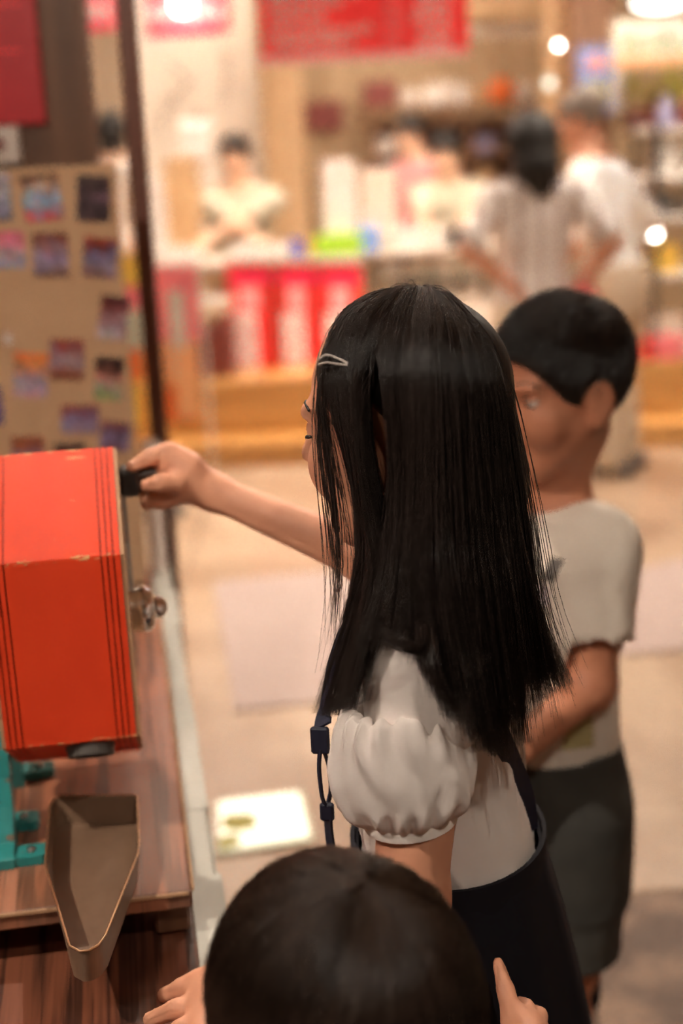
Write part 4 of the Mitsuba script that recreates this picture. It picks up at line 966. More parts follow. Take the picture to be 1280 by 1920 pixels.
add('shorts', solid(sp, .005, 4, fold=lambda P: (meshkit.fbm(P * [14, 14, 9], 3, 3) - .5) * .014, clip=lambda P: .345 - P[..., 2]), 'shorts', by, smooth=True)
for s in (1, -1):
    add('leg_shade', solid([cone(bt_(s * .062, .012, .36), bt_(s * .062, .0, .27), .050, .042, .01)], .006, 2), 'navy_cloth', by, smooth=True)  # dark cone over the leg, standing in for shaded skin
    add('sock', solid([cone(bt_(s * .062, -.012, .07), bt_(s * .062, .0, .27), .034, .041, .01)], .006, 2), 'sock', by, smooth=True)
    add('shoe', shoe(bt_(s * .063, 0, 0), BT[:, 1], .21), 'shoe', by, smooth=True)
bface = [((0, .48, -.15), (.42, .42, .42)), ((.33, .33, -.34), (.16, .20, .36)), ((-.33, .33, -.34), (.16, .20, .36)), ((.39, .01, -.11), (.11, .11, .17)), ((-.39, .01, -.11), (.11, .11, .17)), ((.30, .10, -.46), (.20, .22, .24)), ((-.30, .10, -.46), (.20, .22, .24)), ((0, .05, -.62), (.6, .42, .26))]
add('hair_base', hair_cap(BC, BH, BM, .030, bface, res=.0035), 'hair_base', by, smooth=True)
kb = lambda d: (d[2] > .20 + .42 * max(0, d[1])) or (d[1] < -.25 and d[2] > -.62) or (abs(d[0]) > .5 and .10 < d[1] < .42 and d[2] > -.10)
short_hair(by, BC, BH, BM, (.1, -.55, .8), 7000, .034, 'hair', .00045, kb, 5, lift=.075, name='hair', rscale=1.05)

# ------------------------------------------------------------------ the small child in front
kd = thing('person', 'small child with a short black bob in front, hand on the table edge', 'person')
KH, KM = 0.202, axes(115, 8); KC = at(636, 1912, .862)
KC = KC + np.array([0, 0, -.004]); KT = axes(115); KO = np.array([KC[0] + .015, KC[1] - .03, 0]); kz = KC[2] - .135
kt = lambda l, f, z: KO + KT @ np.array([l, f, 0]) + np.array([0, 0, z])
KSL, KSR, KNK = kt(.10, 0, kz - .03), kt(-.10, 0, kz - .03), kt(0, -.005, kz)
KWL = onz(405, 1852, .748); KEL = (KSL + KWL) / 2 + np.array([-.035, -.03, -.02])
kp = lambda px, py, z: onz(px, py, z)
kh = [cone(KWL, kp(378, 1852, .742), .017, .018, .01), cone(KWL, kp(382, 1886, .740), .016, .017, .01), cone(KWL, kp(385, 1915, .738), .016, .016, .01)]
for a, b, c in (((380, 1845, .742), (342, 1852, .743), (307, 1866, .732)), ((378, 1880, .741), (330, 1892, .744), (280, 1912, .731)), ((385, 1912, .741), (340, 1930, .744), (300, 1950, .731))):
    kh += [cone(kp(*a), kp(*b), .0098, .0088, .006), cone(kp(*b), kp(*c), .0086, .0072, .005)]
KWR = at(985, 1975, 1.02); KER = (KSR + KWR) / 2 + np.array([.05, -.02, -.02])
for a, b, c in (((962, 1915, 1.045), (948, 1858, 1.070), (933, 1806, 1.082)), ((985, 1915, 1.050), (985, 1890, 1.075), (975, 1880, 1.088)), ((1005, 1930, 1.050), (1010, 1905, 1.078), (1002, 1895, 1.092))):
    kh += [cone(KWR, at(*a), .017, .011, .012), cone(at(*a), at(*b), .0095, .0080, .005), cone(at(*b), at(*c), .0078, .0058, .004)]
ktor = [(.40, 0, 0, .095, .085), (.50, 0, 0, .10, .09), (.60, 0, 0, .098, .085), (kz - .06, 0, 0, .098, .07), (kz - .015, 0, -.004, .06, .045)]
klg = []
for s in (1, -1): klg += limb(kt(s * .05, 0, .42), kt(s * .05, .01, .25), kt(s * .05, -.01, .07), .058, .040, .027)
kbody = solid(head_prims(KC, KH, KM) + [cone(KC + KM @ np.array([0, -.1, -.28]) * KH, KNK, .038, .04, .02), cone(KNK, KSL, .038, .032, .04), cone(KNK, KSR, .038, .032, .04), loft(ktor, KT, KO, .03)]
              + limb(KSL, KEL, KWL, .034, .027, .018) + limb(KSR, KER, KWR, .034, .027, .018) + kh + klg, .0042, 4)
add('body', kbody, 'skin', kd, smooth=True); face_parts(kd, KC, KH, KM)
add('dress', solid([loft([(.26, 0, 0, .15, .14)] + [(z, cx, cy, rx + .012, ry + .012) for z, cx, cy, rx, ry in ktor], KT, KO, .02), cone(KNK - [0, 0, .02], KSL, .042, .042, .03), cone(KNK - [0, 0, .02], KSR, .042, .042, .03), cone(KSL, KSL + (KEL - KSL) * .6, .043, .045, .02), cone(KSR, KSR + (KER - KSR) * .6, .043, .045, .02)], .006, 4), 'kid_shirt', kd, smooth=True)
for s in (1, -1): add('shoe', shoe(kt(s * .05, 0, 0), KT[:, 1], .16), 'shoe', kd, smooth=True)
kface = [((0, .50, -.28), (.36, .42, .42)), ((0, -.0, -.62), (.6, .6, .22))]
kq = lambda l, f, u: KC + KM @ (np.array([l, f, u]) * KH)
add('hair_base', solid([ell(kq(0, -.07, .12), np.array([.41, .465, .41]) * KH, KM, .02), ell(kq(0, -.10, -.12), np.array([.42, .42, .36]) * KH, KM, .05)] + [ell(kq(*p), np.array(r) * KH, KM, .01, True) for p, r in kface], .005, 4), 'hair_base', kd, smooth=True)
short_hair(kd, KC, KH, KM, (-.12, -.30, .9), 9000, .085, 'hair_brown', .0005, lambda d: d[2] > -.45 and not (d[1] > .55 and d[2] < .25), 8, lift=.06, jitter=.3, name='hair', rscale=1.28)


# ================================================================== the shop beyond, out of focus
def span(x0, y0, x1, y1, Y):
    """Centre and size of an upright rectangle seen between two pixels at distance Y."""
    xm, ym = (x0 + x1) / 2, (y0 + y1) / 2; c = at(xm, ym, Y)
    return c, np.linalg.norm(at(x1, ym, Y) - at(x0, ym, Y)), abs(at(xm, y0, Y)[2] - at(xm, y1, Y)[2])
def panel(name, x0, y0, x1, y1, Y, bsdf, parent=None, depth=.02, b=0.003, **kw):
    c, w, h = span(x0, y0, x1, y1, Y); return add(name, box(w, depth, h, c + [0, depth / 2, 0], b), bsdf, parent, **kw)
def slab(name, x0, y0, x1, y1, Y, bsdf, lab, cat_, depth=.02, b=0.003, group=None):
    c, w, h = span(x0, y0, x1, y1, Y); return single(name, box(w, depth, h, c + [0, depth / 2, 0], b), bsdf, lab, cat_, group)
def pot(px, pyb, Y, prof, s, bsdf, name, lab, cat_, group=None, z=None):
    p = at(px, pyb, Y); p = p if z is None else np.array([p[0], p[1], z])
    return single(name, tf(lathe([(r * s, h * s) for r, h in prof], 20), trimesh.transformations.translation_matrix(p)), bsdf, lab, cat_, group, smooth=40)
JAR = [(0, 0), (.42, 0), (.5, .06), (.5, .75), (.42, .88), (.40, .9), (.42, .92), (.42, 1.02), (.36, 1.05), (0, 1.05)]
BOTTLE = [(0, 0), (.3, 0), (.32, .05), (.32, .62), (.26, .75), (.12, .86), (.12, 1.05), (.14, 1.06), (.14, 1.12), (0, 1.12)]
ROUND = [(0, 0), (.3, 0), (.48, .15), (.58, .4), (.52, .68), (.34, .86), (.3, .9), (.3, .96), (.2, .98), (0, 1.0)]
BOWL = [(0, 0), (.25, 0), (.3, .04), (.52, .22), (.6, .42), (.62, .46), (.58, .46), (.5, .28), (.3, .12), (0, .08)]


def glyphs(x0, y0, x1, y1, Y, bsdf, name, parent, n, seed, depth=.002):
    """A line of blurred script: small upright and level strokes."""
    r = np.random.default_rng(seed); c, w, h = span(x0, y0, x1, y1, Y); ms = []
    for i in range(n):
        cx = (i + .5) / n - .5; gw = w / n * .80
        for _ in range(3): ms.append(box(gw * r.uniform(.6, 1), depth, h * .19, (cx * w + r.normal(0, gw * .06), 0, h * r.uniform(-.42, .42))))
        for _ in range(2): ms.append(box(gw * .22, depth, h * r.uniform(.5, .95), (cx * w + gw * r.uniform(-.35, .35), 0, h * r.uniform(-.08, .08))))
    m = cat(*ms); m.apply_translation(c); return add(name, m, bsdf, parent)


# ---- walls of the shop
c, w, h = span(565, -300, 1500, 520, 9.6)
sw = structure('wall_shop', box(w, .08, 2.6, (c[0], 9.64, 1.3)), 'shop_wall')
for i in range(9):
    add('batten', box(.03, .02, 1.2, (c[0] - w / 2 + .12 + i * .37, 9.59, 2.0), .003), 'shop_wall', sw)
cb = thing('hanging_scroll_cloth', 'tall cream cloth with faint grey brush strokes hung behind the counter', 'hanging cloth')
panel('cloth', 236, -60, 486, 470, 9.0, 'cream_cloth', cb, .006, .001)
for a in ([(318, 118), (352, 160), (306, 190)], [(360, 150), (310, 210), (300, 240)], [(420, 90), (424, 140), (418, 200)], [(380, 205), (352, 240)]):
    add('brush_stroke', tube(spline([at(*p, 8.994) for p in a], 12), .012, flat=(.03, .002, [0, 1.0, 0])), 'ink', cb)
slab('shop_post', 492, -120, 568, 500, 8.6, 'tan_wood', 'pale wooden post behind the counter between cloth and shelf wall', 'post', .12, .008)
slab('shop_post', 1022, -120, 1062, 480, 7.9, 'tan_wood', 'narrow pale post left of the brown column, carrying a lamp', 'post', .10, .006)
slab('shop_column', 1072, -160, 1152, 520, 7.7, 'brown_wood', 'brown wooden column behind the man, with the blue poster on it', 'column', .22, .01)
slab('shop_beam', 876, -10, 1070, 34, 8.9, 'tan_wood', 'beige beam high over the shelf wall, upper one', 'beam', .10, .006)
slab('shop_beam', 876, 40, 1070, 66, 9.0, 'cream_cloth', 'lighter beige beam just under the upper beam', 'beam', .10, .006)

ORD = ('first', 'second', 'third', 'fourth', 'fifth', 'sixth', 'seventh', 'eighth', 'ninth')
# ---- hanging signs
ms = thing('menu_sign', 'large red hanging menu sign with rows of white lettering over the counter', 'sign')
panel('board', 484, -140, 877, 114, 6.3, 'sign_red', ms, .02)
panel('border', 484, 98, 877, 114, 6.297, 'sign_pink', ms, .002, 0, label='paler lower border')
for i, (y0, y1, x1) in enumerate(((-120, -96, 660), (-90, -66, 700), (-58, -34, 640), (-26, -4, 690), (-2, 16, 645), (20, 42, 608), (48, 68, 700), (74, 94, 664))):
    glyphs(502, y0, x1, y1, 6.298, 'lettering', 'text_line', ms, max(6, (x1 - 502) // 16), 40 + i)
    glyphs(785 - (i % 3) * 8, y0, 846, y1, 6.298, 'lettering', 'price', ms, 4, 60 + i)
    if i > 3: glyphs(720, y0 + 4, 752, y1 - 4, 6.298, 'sign_pink', 'price', ms, 2, 80 + i)
for px_ in (520, 840): p_ = at(px_, -138, 6.31); add('cord', tube([p_, [p_[0], p_[1], 3.03]], .005, 6), 'charcoal', ms)
for i, (x0, x1, yb, lab) in enumerate(((268, 426, 66, 'white and pink hanging sign with a magenta foot, left of the menu sign'), (148, 216, 58, 'white and pink hanging sign partly behind the thin post, leftmost of the signs'))):
    s_ = thing('hanging_sign', lab, 'sign')
    panel('board', x0, -120, x1, yb, 6.6, 'sign_rose', s_, .02)
    for px_ in (x0 + 12, x1 - 12): p_ = at(px_, -118, 6.61); add('cord', tube([p_, [p_[0], p_[1], 3.03]], .005, 6), 'charcoal', s_)
    panel('foot_band', x0 + 12, yb - 14, x1 - 14, yb - 1, 6.596, 'magenta', s_, .003, 0)
    glyphs(x0 + 10, -100, x1 - 8, -10, 6.596, 'lettering', 'text_line', s_, max(3, int((x1 - x0) / 30)), 90 + i); glyphs(x0 + 8, 4, x1 - 8, 44, 6.596, 'lettering', 'text_line', s_, max(3, int((x1 - x0) / 24)), 95 + i)
def lamp_globe(px, py, Y, r, L, lab, cat_='lamp', rgb=(1, .93, .82), arm=None):
    k = thing('globe_lamp', lab, cat_); p = at(px, py, Y); s = trimesh.creation.icosphere(2, r); s.apply_translation(p)
    put({**ply(s, None, True), 'bsdf': {'type': 'diffuse', 'reflectance': {'type': 'rgb', 'value': [.5, .5, .5]}}, 'emitter': glow('', rgb, L)}, 'bulb', k)
    if arm is not None: add('arm', tube([p + [0, 0, arm[2] * 0]] + [np.array(arm)], .005, 6), 'steel', k)
    add('socket', tf(lathe([(0, r * .95), (r * .5, r * .9), (r * .42, r * 1.9), (0, r * 1.95)], 14), trimesh.transformations.translation_matrix(p)), 'steel', k, smooth=40)
    return k
lamp_globe(342, 6, 6.45, .045, 16, 'bright bulb in front of the pink hanging sign', arm=at(342, 6, 6.45) + [0, 0, .9])
lamp_globe(1047, 85, 7.5, .013, 16, 'small bright bulb on the narrow pale post', arm=at(1045, 85, 7.5) + [0, .42, .0])
lamp_globe(1030, 156, 7.6, .024, 1.0, 'dimmer greenish bulb under the small bright one', rgb=(.85, 1, .85), arm=at(1032, 156, 7.6) + [0, .32, 0])
lamp_globe(1226, 437, 6.60, .024, 14, 'white globe lamp glowing beside the man in the white shirt', arm=[*at(1226, 437, 6.60)[:2], .3455])
pl = thing('pendant_lamp', 'wide white pendant lamp at the top right corner', 'lamp'); p = at(1236, 6, 7.0)
dm_ = lathe([(0, -.03), (.06, -.028), (.11, -.012), (.125, .012), (.0, .014)], 24, trimesh.transformations.translation_matrix(p))
put({**ply(dm_, None), 'bsdf': {'type': 'diffuse', 'reflectance': {'type': 'rgb', 'value': [.5, .5, .5]}}, 'emitter': glow('', (1, 1, .88), 3.0)}, 'diffuser', pl)
add('shade', lathe([(.13, .012), (.135, .012), (.09, .09), (.03, .14), (.012, .15), (.0, .15), (0, .14), (.085, .085), (.13, .012)], 24, trimesh.transformations.translation_matrix(p)), 'charcoal', pl, smooth=40)
add('cord', tube([p + [0, 0, .15], p + [0, 0, 1.1]], .006, 6), 'black', pl)
lb = thing('lightbox_sign', 'glowing cream lightbox sign with green script, under the pendant lamp', 'sign')
c, w, h = span(1150, 34, 1300, 127, 7.2)
put({**ply(box(w, .06, h, c + [0, .03, 0], .004), 'cream_cloth'), 'emitter': glow('', (1, .88, .58), .10)}, 'box', lb)
glyphs(1165, 72, 1292, 96, 7.197, 'green_ink', 'text_line', lb, 6, 120); panel('foot_band', 1152, 104, 1298, 125, 7.197, 'peach', lb, .003, 0)
po = thing('blue_poster', 'pale blue poster with a reddish mark on the brown column', 'poster')
panel('sheet', 1080, 84, 1168, 214, 7.55, 'poster_blue', po, .004, 0); panel('white_edge', 1150, 96, 1166, 212, 7.547, 'white', po, .002, 0)
m_ = trimesh.creation.icosphere(2, 1); m_.apply_scale((.06, .003, .04)); m_.apply_translation(at(1118, 118, 7.548)); add('red_mark', m_, 'sign_pink', po, smooth=True)
panel('pale_block', 1090, 150, 1146, 196, 7.547, 'glassy', po, .002, 0)
slab('small_frame', 572, 190, 642, 246, 9.57, 'maroon', 'dark red framed plaque on the shelf wall right of the pale post', 'plaque', .03)

# ---- shelf with pots on the back wall
sh1 = thing('wall_shelf', 'long dark wall shelf carrying pots and jars', 'shelf')
c, w, h = span(664, 198, 1012, 207, 9.1); ZS = c[2] + h / 2
add('shelf_board', box(w, .34, h, c + [0, .17, 0], .003), 'shelf_wood', sh1)
for i in (-.45, 0, .45): add('bracket', box(.03, .30, .10, c + np.array([i * w, .17, -h / 2 - .05]), .004), 'shelf_wood', sh1)
slab('dark_box', 682, 152, 742, 199, 9.2, 'maroon', 'dark box at the left end of the wall shelf', 'box', .18)
for i, (px, s, m_, lab) in enumerate(((768, .115, 'ceramic', 'first white jar from the dark box on the wall shelf'), (812, .13, 'white', 'tall white jar second from the dark box on the wall shelf'), (842, .14, 'ceramic', 'white jar third from the dark box on the wall shelf'), (868, .12, 'white', 'white jar fourth from the dark box on the wall shelf'), (893, .10, 'tan_box', 'tan jar left of the orange pot'), (984, .11, 'ceramic', 'pale jar right of the orange pot'))):
    pot(px, 198, 9.22, JAR, s, m_, 'jar', lab, 'jar', 'jars on the wall shelf', ZS)
pot(940, 198, 9.22, ROUND, .155, 'orange', 'orange_pot', 'round orange pot on the wall shelf', 'pot', None, ZS)
cab = thing('brown_cabinet', 'brown open cabinet below the wall shelf', 'cabinet')
panel('back_panel', 700, 222, 968, 470, 9.35, 'brown_wood', cab, .02); 
for y in (224, 288, 352, 420): panel('shelf_board', 700, y, 968, y + 7, 9.1, 'shelf_wood', cab, .25)
for x in (700, 790, 880, 961): panel('upright', x, 222, x + 7, 470, 9.1, 'shelf_wood', cab, .25)
r_ = np.random.default_rng(4)
for i in range(12):
    row, col = divmod(i, 4); x = 716 + col * 62 + r_.uniform(-6, 6); yb = (287, 351, 419)[row]; hh = r_.uniform(.08, .15)
    zs_ = span(700, yb + 1, 968, yb + 8, 9.1); p = np.array([at(x, yb, 9.2)[0], 9.2, zs_[0][2] + zs_[2] / 2 + .001]); single('packet', box(.12, .08, hh, p + np.array([0, 0, hh / 2]), .004), ('white', 'maroon', 'tan_box', 'violet', 'charcoal')[i % 5], f'small packet in the brown cabinet, {("upper", "middle", "lower")[row]} shelf, {ORD[col]} from the left', 'packet', 'packets in the brown cabinet')

# ---- the counter
CZ = at(450, 487, 6.9)[2]; PZ = .3455
def px_x(px, py, Y): return at(px, py, Y)[0]
ct = thing('counter', 'long shop counter with a pale worktop behind the red banners', 'counter')
X0, X1 = px_x(250, 600, 6.9), px_x(692, 600, 6.9)
add('worktop', box(X1 - X0, .48, .035, ((X0 + X1) / 2, 7.10, CZ - .0175), .005), 'ceramic', ct)
add('front', box(X1 - X0 - .04, .02, CZ - PZ - .036, ((X0 + X1) / 2, 6.93, (CZ + PZ) / 2 - .018), .003), 'tan_wood', ct)
for x in (X0 + .03, X1 - .03): add('side', box(.02, .38, CZ - PZ - .036, (x, 7.13, (CZ + PZ) / 2 - .018), .003), 'tan_wood', ct)
for i, (x0, x1) in enumerate(((431, 511), (521, 597), (602, 681))):
    b_ = thing('counter_banner', f'red cloth banner with white script, {("first", "second", "third")[i]} from left on the counter', 'banner')
    panel('cloth', x0, 495, x1, 706 - i * 6, 6.852, 'sign_red', b_, .004, .001); panel('top_band', x0 + 2, 512, x1 - 4, 530, 6.849, 'magenta', b_, .002, 0)
    panel('flower_patch', x0 + 18, 538, x1 - 26, 580, 6.849, 'sign_pink', b_, .002, 0)
    xa = x0 + 6; panel('white_strip', xa + 4, 586, xa + 46, 690 - i * 6, 6.849, 'lettering', b_, .002, 0)
    for q_ in range(3): glyphs(xa + 10, 594 + q_ * 32, xa + 40, 618 + q_ * 32, 6.8475, 'sign_pink', 'script', b_, 1, 200 + i * 5 + q_, .001)
    add('rod', tube([at(x0 - 2, 494, 6.849), at(x1 + 2, 494, 6.849)], .006, 8), 'shelf_wood', b_)
# glass showcase
sc_ = thing('glass_showcase', 'glass showcase with rows of white packs, right of the red banners', 'showcase')
XA, XB = px_x(696, 540, 6.9), px_x(1180, 540, 6.9)
add('base', box(XB - XA, .42, .26, ((XA + XB) / 2, 7.12, PZ + .13), .006), 'ceramic', sc_)
ZB = PZ + .26
for z in (ZB + .13, ZB + .27): add('glass_shelf', box(XB - XA - .03, .36, .01, ((XA + XB) / 2, 7.12, z), .001), 'glassy', sc_)
add('top', box(XB - XA, .44, .03, ((XA + XB) / 2, 7.12, CZ - .005), .004), 'ceramic', sc_)
for x in (XA + .012, XB - .012, (XA + XB) / 2):
    add('upright', box(.024, .024, CZ - ZB - .02, (x, 6.925, (CZ + ZB) / 2 - .01), .003), 'steel', sc_); add('upright', box(.024, .024, CZ - ZB - .02, (x, 7.315, (CZ + ZB) / 2 - .01), .003), 'steel', sc_)
for x0, x1 in ((XA + .03, (XA + XB) / 2 - .015), ((XA + XB) / 2 + .015, XB - .03)):
    add('pane', box(x1 - x0, .004, CZ - ZB - .03, ((x0 + x1) / 2, 6.925, (CZ + ZB) / 2 - .012)), 'glass', sc_)
r_ = np.random.default_rng(12)
for lv_, z in (('bottom', ZB + .001), ('middle', ZB + .136), ('top', ZB + .276)):
    for k in range(9):
        x = XA + .10 + k * (XB - XA - .2) / 8; hh = r_.uniform(.06, .10)
        single('white_pack', box(.10, .12, hh, (x, 7.03, z + hh / 2), .006), ('white', 'ceramic', 'cream_cloth')[int(r_.integers(3))], f'white pack on the {lv_} level of the glass showcase, {ORD[k]} from the left', 'pack', 'white packs in the showcase')

# ---- things on and before the counter
def on_counter(name, x0, x1, ytop, Y, bsdf, lab, cat_, depth=.2, b=.01, group=None):
    c, w, h = span(x0, ytop, x1, ytop + 10, Y); zt = at((x0 + x1) / 2, ytop, Y)[2]
    return single(name, box(w, depth, zt - CZ - .001, (c[0], Y + depth / 2, (zt + CZ) / 2 + .0005), b), bsdf, lab, cat_, group)
def white_tray(x0, x1, Y, lab):
    xa, xb = px_x(x0, 480, Y), px_x(x1, 480, Y); k = thing('white_tray', lab, 'tray'); w = xb - xa; cx = (xa + xb) / 2
    add('bottom', box(w, .24, .01, (cx, Y + .12, CZ + .006), .003), 'white', k)
    for dx in (-w / 2, w / 2): add('side', box(.012, .24, .06, (cx + dx, Y + .12, CZ + .032), .003), 'white', k)
    for dy in (0, .24): add('side', box(w, .012, .06, (cx, Y + dy, CZ + .032), .003), 'white', k)
white_tray(292, 372, 6.92, 'white tray on the counter left of the first staff member'); white_tray(432, 545, 6.92, 'white tray on the counter in front of the first staff member')
on_counter('tan_carton', 306, 366, 297, 7.17, 'tan_box', 'tan carton on the counter under the white paper bag', 'carton', .16)
zc = at(336, 297, 7.17)[2]; c, w, h = span(340, 226, 397, 296, 7.2)
single('paper_bag', trimesh.Trimesh([[sx * w / 2 * t + c[0], 7.25 + sy * .06 * t, zc + .002 + z] for z, t in ((0, 1), (h * .8, 1.02), (h * .8, .98)) for sx in (-1, 1) for sy in (-1, 1)] + [[c[0] - w / 2, 7.25, zc + h], [c[0] + w / 2, 7.25, zc + h]]).convex_hull, 'white', 'white folded paper bag standing on the tan carton', 'paper bag')
on_counter('white_carton', 266, 304, 330, 7.0, 'white', 'tall white carton on the counter beside the thin post', 'carton', .14)
on_counter('clear_dispenser', 598, 668, 300, 7.0, 'white', 'tall white box stack on the counter, left one behind the green packet', 'box', .18)
on_counter('clear_dispenser', 674, 742, 316, 7.0, 'cream_cloth', 'tall cream box on the counter right of the white box stack', 'box', .18)
on_counter('green_packet', 588, 680, 440, 6.92, 'lime', 'bright lime green packet on the counter', 'packet', .06)
on_counter('yellow_packet', 572, 590, 446, 6.93, 'yellow', 'small yellow packet left of the lime green one', 'packet', .05)
on_counter('blue_packet', 672, 706, 428, 6.93, 'blue', 'light blue packet right of the lime green one', 'packet', .08)
pot(556, 470, 6.95, JAR, .075, 'navy_item', 'navy_jar', 'small navy blue jar on the counter', 'jar', None, CZ + .0005)
for i, (px, s, m_, lab) in enumerate(((858, .09, 'charcoal', 'dark cup on the showcase top'), (888, .08, 'ceramic', 'pale cup right of the dark cup'), (820, .08, 'white', 'white cup left of the dark cup'))):
    pot(px, 470, 6.96, JAR, s, m_, 'cup', lab, 'cup', None, CZ + .0105)
single('white_card_stand', box(.15, .02, .11, (px_x(770, 450, 6.97), 6.97, CZ + .066), .003), 'white', 'white card stand on the showcase beside the cream box', 'card stand')
cr = single('dark_crate', box(.19, .2, .24, (px_x(398, 640, 6.72), 6.74, PZ + .1205), .006), 'maroon', 'dark crate on the wooden platform left of the red banners', 'crate')
pot(380, 600, 6.72, BOWL, .26, 'white', 'white_bowl', 'big white bowl on top of the dark crate', 'bowl', None, PZ + .2415)
# banners on stands behind the thin post
def flag(name, x0, x1, Y, bands, lab):
    k = thing(name, lab, 'banner stand')
    for y0, y1, m_ in bands: panel('cloth_band', x0, y0, x1, y1, Y, m_, k, .005, 0)
    yb = bands[-1][1]; p = at(x1 + 1, bands[0][0], Y); add('pole', tube([[p[0], Y + .01, .345 if Y > 6.5 else .02], p + [0, .01, .03]], .008, 8), 'white', k)
    add('foot', tf(lathe([(0, 0), (.09, 0), (.09, .02), (.02, .03), (0, .03)], 18), trimesh.transformations.translation_matrix((p[0], Y + .01, .0005))), 'charcoal', k); return k
fk = flag('flag_banner', 222, 268, 5.5, ((478, 536, 'yellow'), (536, 580, 'pink'), (580, 656, 'glassy'), (656, 716, 'orange'), (716, 800, 'yellow')), 'banner in yellow, pink and orange bands seen between cardboard and thin post')
fk = flag('flag_banner', 276, 372, 5.7, ((500, 640, 'pink'), (640, 725, 'peach'), (725, 792, 'orange')), 'pink and orange banner with a white streak, right of the thin post')
panel('white_figure', 318, 545, 350, 706, 5.69, 'ceramic', fk, .004, 0)
panel('peach_figure', 330, 652, 370, 784, 5.688, 'peach', fk, .004, 0)

# ---- right side: a dark rack with goods
rk = thing('display_rack', 'black framed display rack with white shelves at the right edge', 'rack')
RX0, RX1, RY0, RY1 = px_x(1206, 500, 6.75) + .05, px_x(1206, 500, 6.75) + .80, 6.75, 7.2
zz = lambda py: at(1245, py, 6.75)[2]
for x in (RX0, RX1):
    for y in (RY0, RY1): add('post', box(.03, .03, zz(225) - PZ, (x, y, (zz(225) + PZ) / 2), .003), 'black', rk)
levels = [zz(648), zz(512), zz(404), zz(330), zz(238)]
for z in levels: add('shelf_board', box(RX1 - RX0 + .02, .46, .03, ((RX0 + RX1) / 2, (RY0 + RY1) / 2, z - .015), .003), 'white' if z != levels[0] else 'black', rk)
def goods(n, z, mats_, h0, h1, lab, cat_, grp, seed, w=.10, prof=None):
    r = np.random.default_rng(seed)
    for i in range(n):
        x = RX0 + .07 + (RX1 - RX0 - .12) * i / max(n - 1, 1); hh = r.uniform(h0, h1); m_ = mats_[i % len(mats_)]
        if prof is None: single(cat_.replace(' ', '_'), box(w, .12, hh, (x, RY0 + .10, z + hh / 2 + .001), .005), m_, lab + ', ' + ORD[i] + ' from the left', cat_, grp)
        else: single(cat_.replace(' ', '_'), tf(lathe([(a * hh, b * hh) for a, b in prof], 16), trimesh.transformations.translation_matrix((x, RY0 + .10, z + .001))), m_, lab + ', ' + ORD[i] + ' from the left', cat_, grp, smooth=40)
goods(6, levels[4], ('violet', 'maroon', 'charcoal'), .12, .15, 'dark bottle on the top shelf of the display rack', 'bottle', 'dark bottles on the rack', 1, prof=BOTTLE)
goods(5, levels[3], ('white', 'ceramic', 'cream_cloth'), .15, .20, 'white box on the second shelf of the display rack', 'box', 'white boxes on the rack', 2, w=.12)
goods(6, levels[2], ('charcoal', 'steel', 'black'), .10, .14, 'dark tin on the third shelf of the display rack', 'tin', 'dark tins on the rack', 3, prof=JAR)
goods(4, levels[1], ('yellow', 'violet', 'white', 'yellow'), .08, .13, 'small packet on the fourth shelf of the display rack', 'packet', 'packets on the rack', 5, w=.13)
goods(3, levels[0], ('cream_cloth', 'tan_box', 'cream_cloth'), .12, .15, 'cream box on the lowest shelf of the display rack', 'box', 'cream boxes on the rack', 6, w=.2)
for x0, x1, yb, m_, lab in ((1180, 1216, 648, 'sign_red', 'red box on the platform left of the display rack'), (1226, 1270, 655, 'pink', 'pink box on the platform before the display rack'), (1274, 1310, 655, 'sign_pink', 'pale pink box at the right edge on the platform')):
    xa, xb = px_x(x0, yb, 6.58), px_x(x1, yb, 6.58); single('gift_box', box(xb - xa, .09, .11, ((xa + xb) / 2, 6.585, PZ + .0555), .004), m_, lab, 'box')
# yellow-green plant above the rack
pt = thing('trailing_plant', 'yellow-green leafy plant in a dark trough under the lightbox sign', 'plant')
c, w, h = span(1178, 140, 1300, 200, 7.6)
add('trough', box(w, .2, .10, c + [0, .1, -.14], .006), 'maroon', pt)
add('bracket', box(.04, .1, 1.35, c + [0, .22, -.70], .004), 'shelf_wood', pt)
r_ = np.random.default_rng(3); ms_ = []
for i in range(90):
    o = c + np.array([r_.uniform(-.5, .5) * w, r_.uniform(-.02, .18), r_.uniform(-.09, .08)]); d = r_.normal(size=3); d /= np.linalg.norm(d); e = np.cross(d, r_.normal(size=3)); e /= np.linalg.norm(e); L = r_.uniform(.05, .09)
    ms_.append(trimesh.Trimesh([o, o + d * L * .5 + e * L * .25, o + d * L, o + d * L * .5 - e * L * .25], [[0, 1, 2], [0, 2, 3]]))
add('leaves', cat(*ms_), 'olive', pt, kind='stuff')


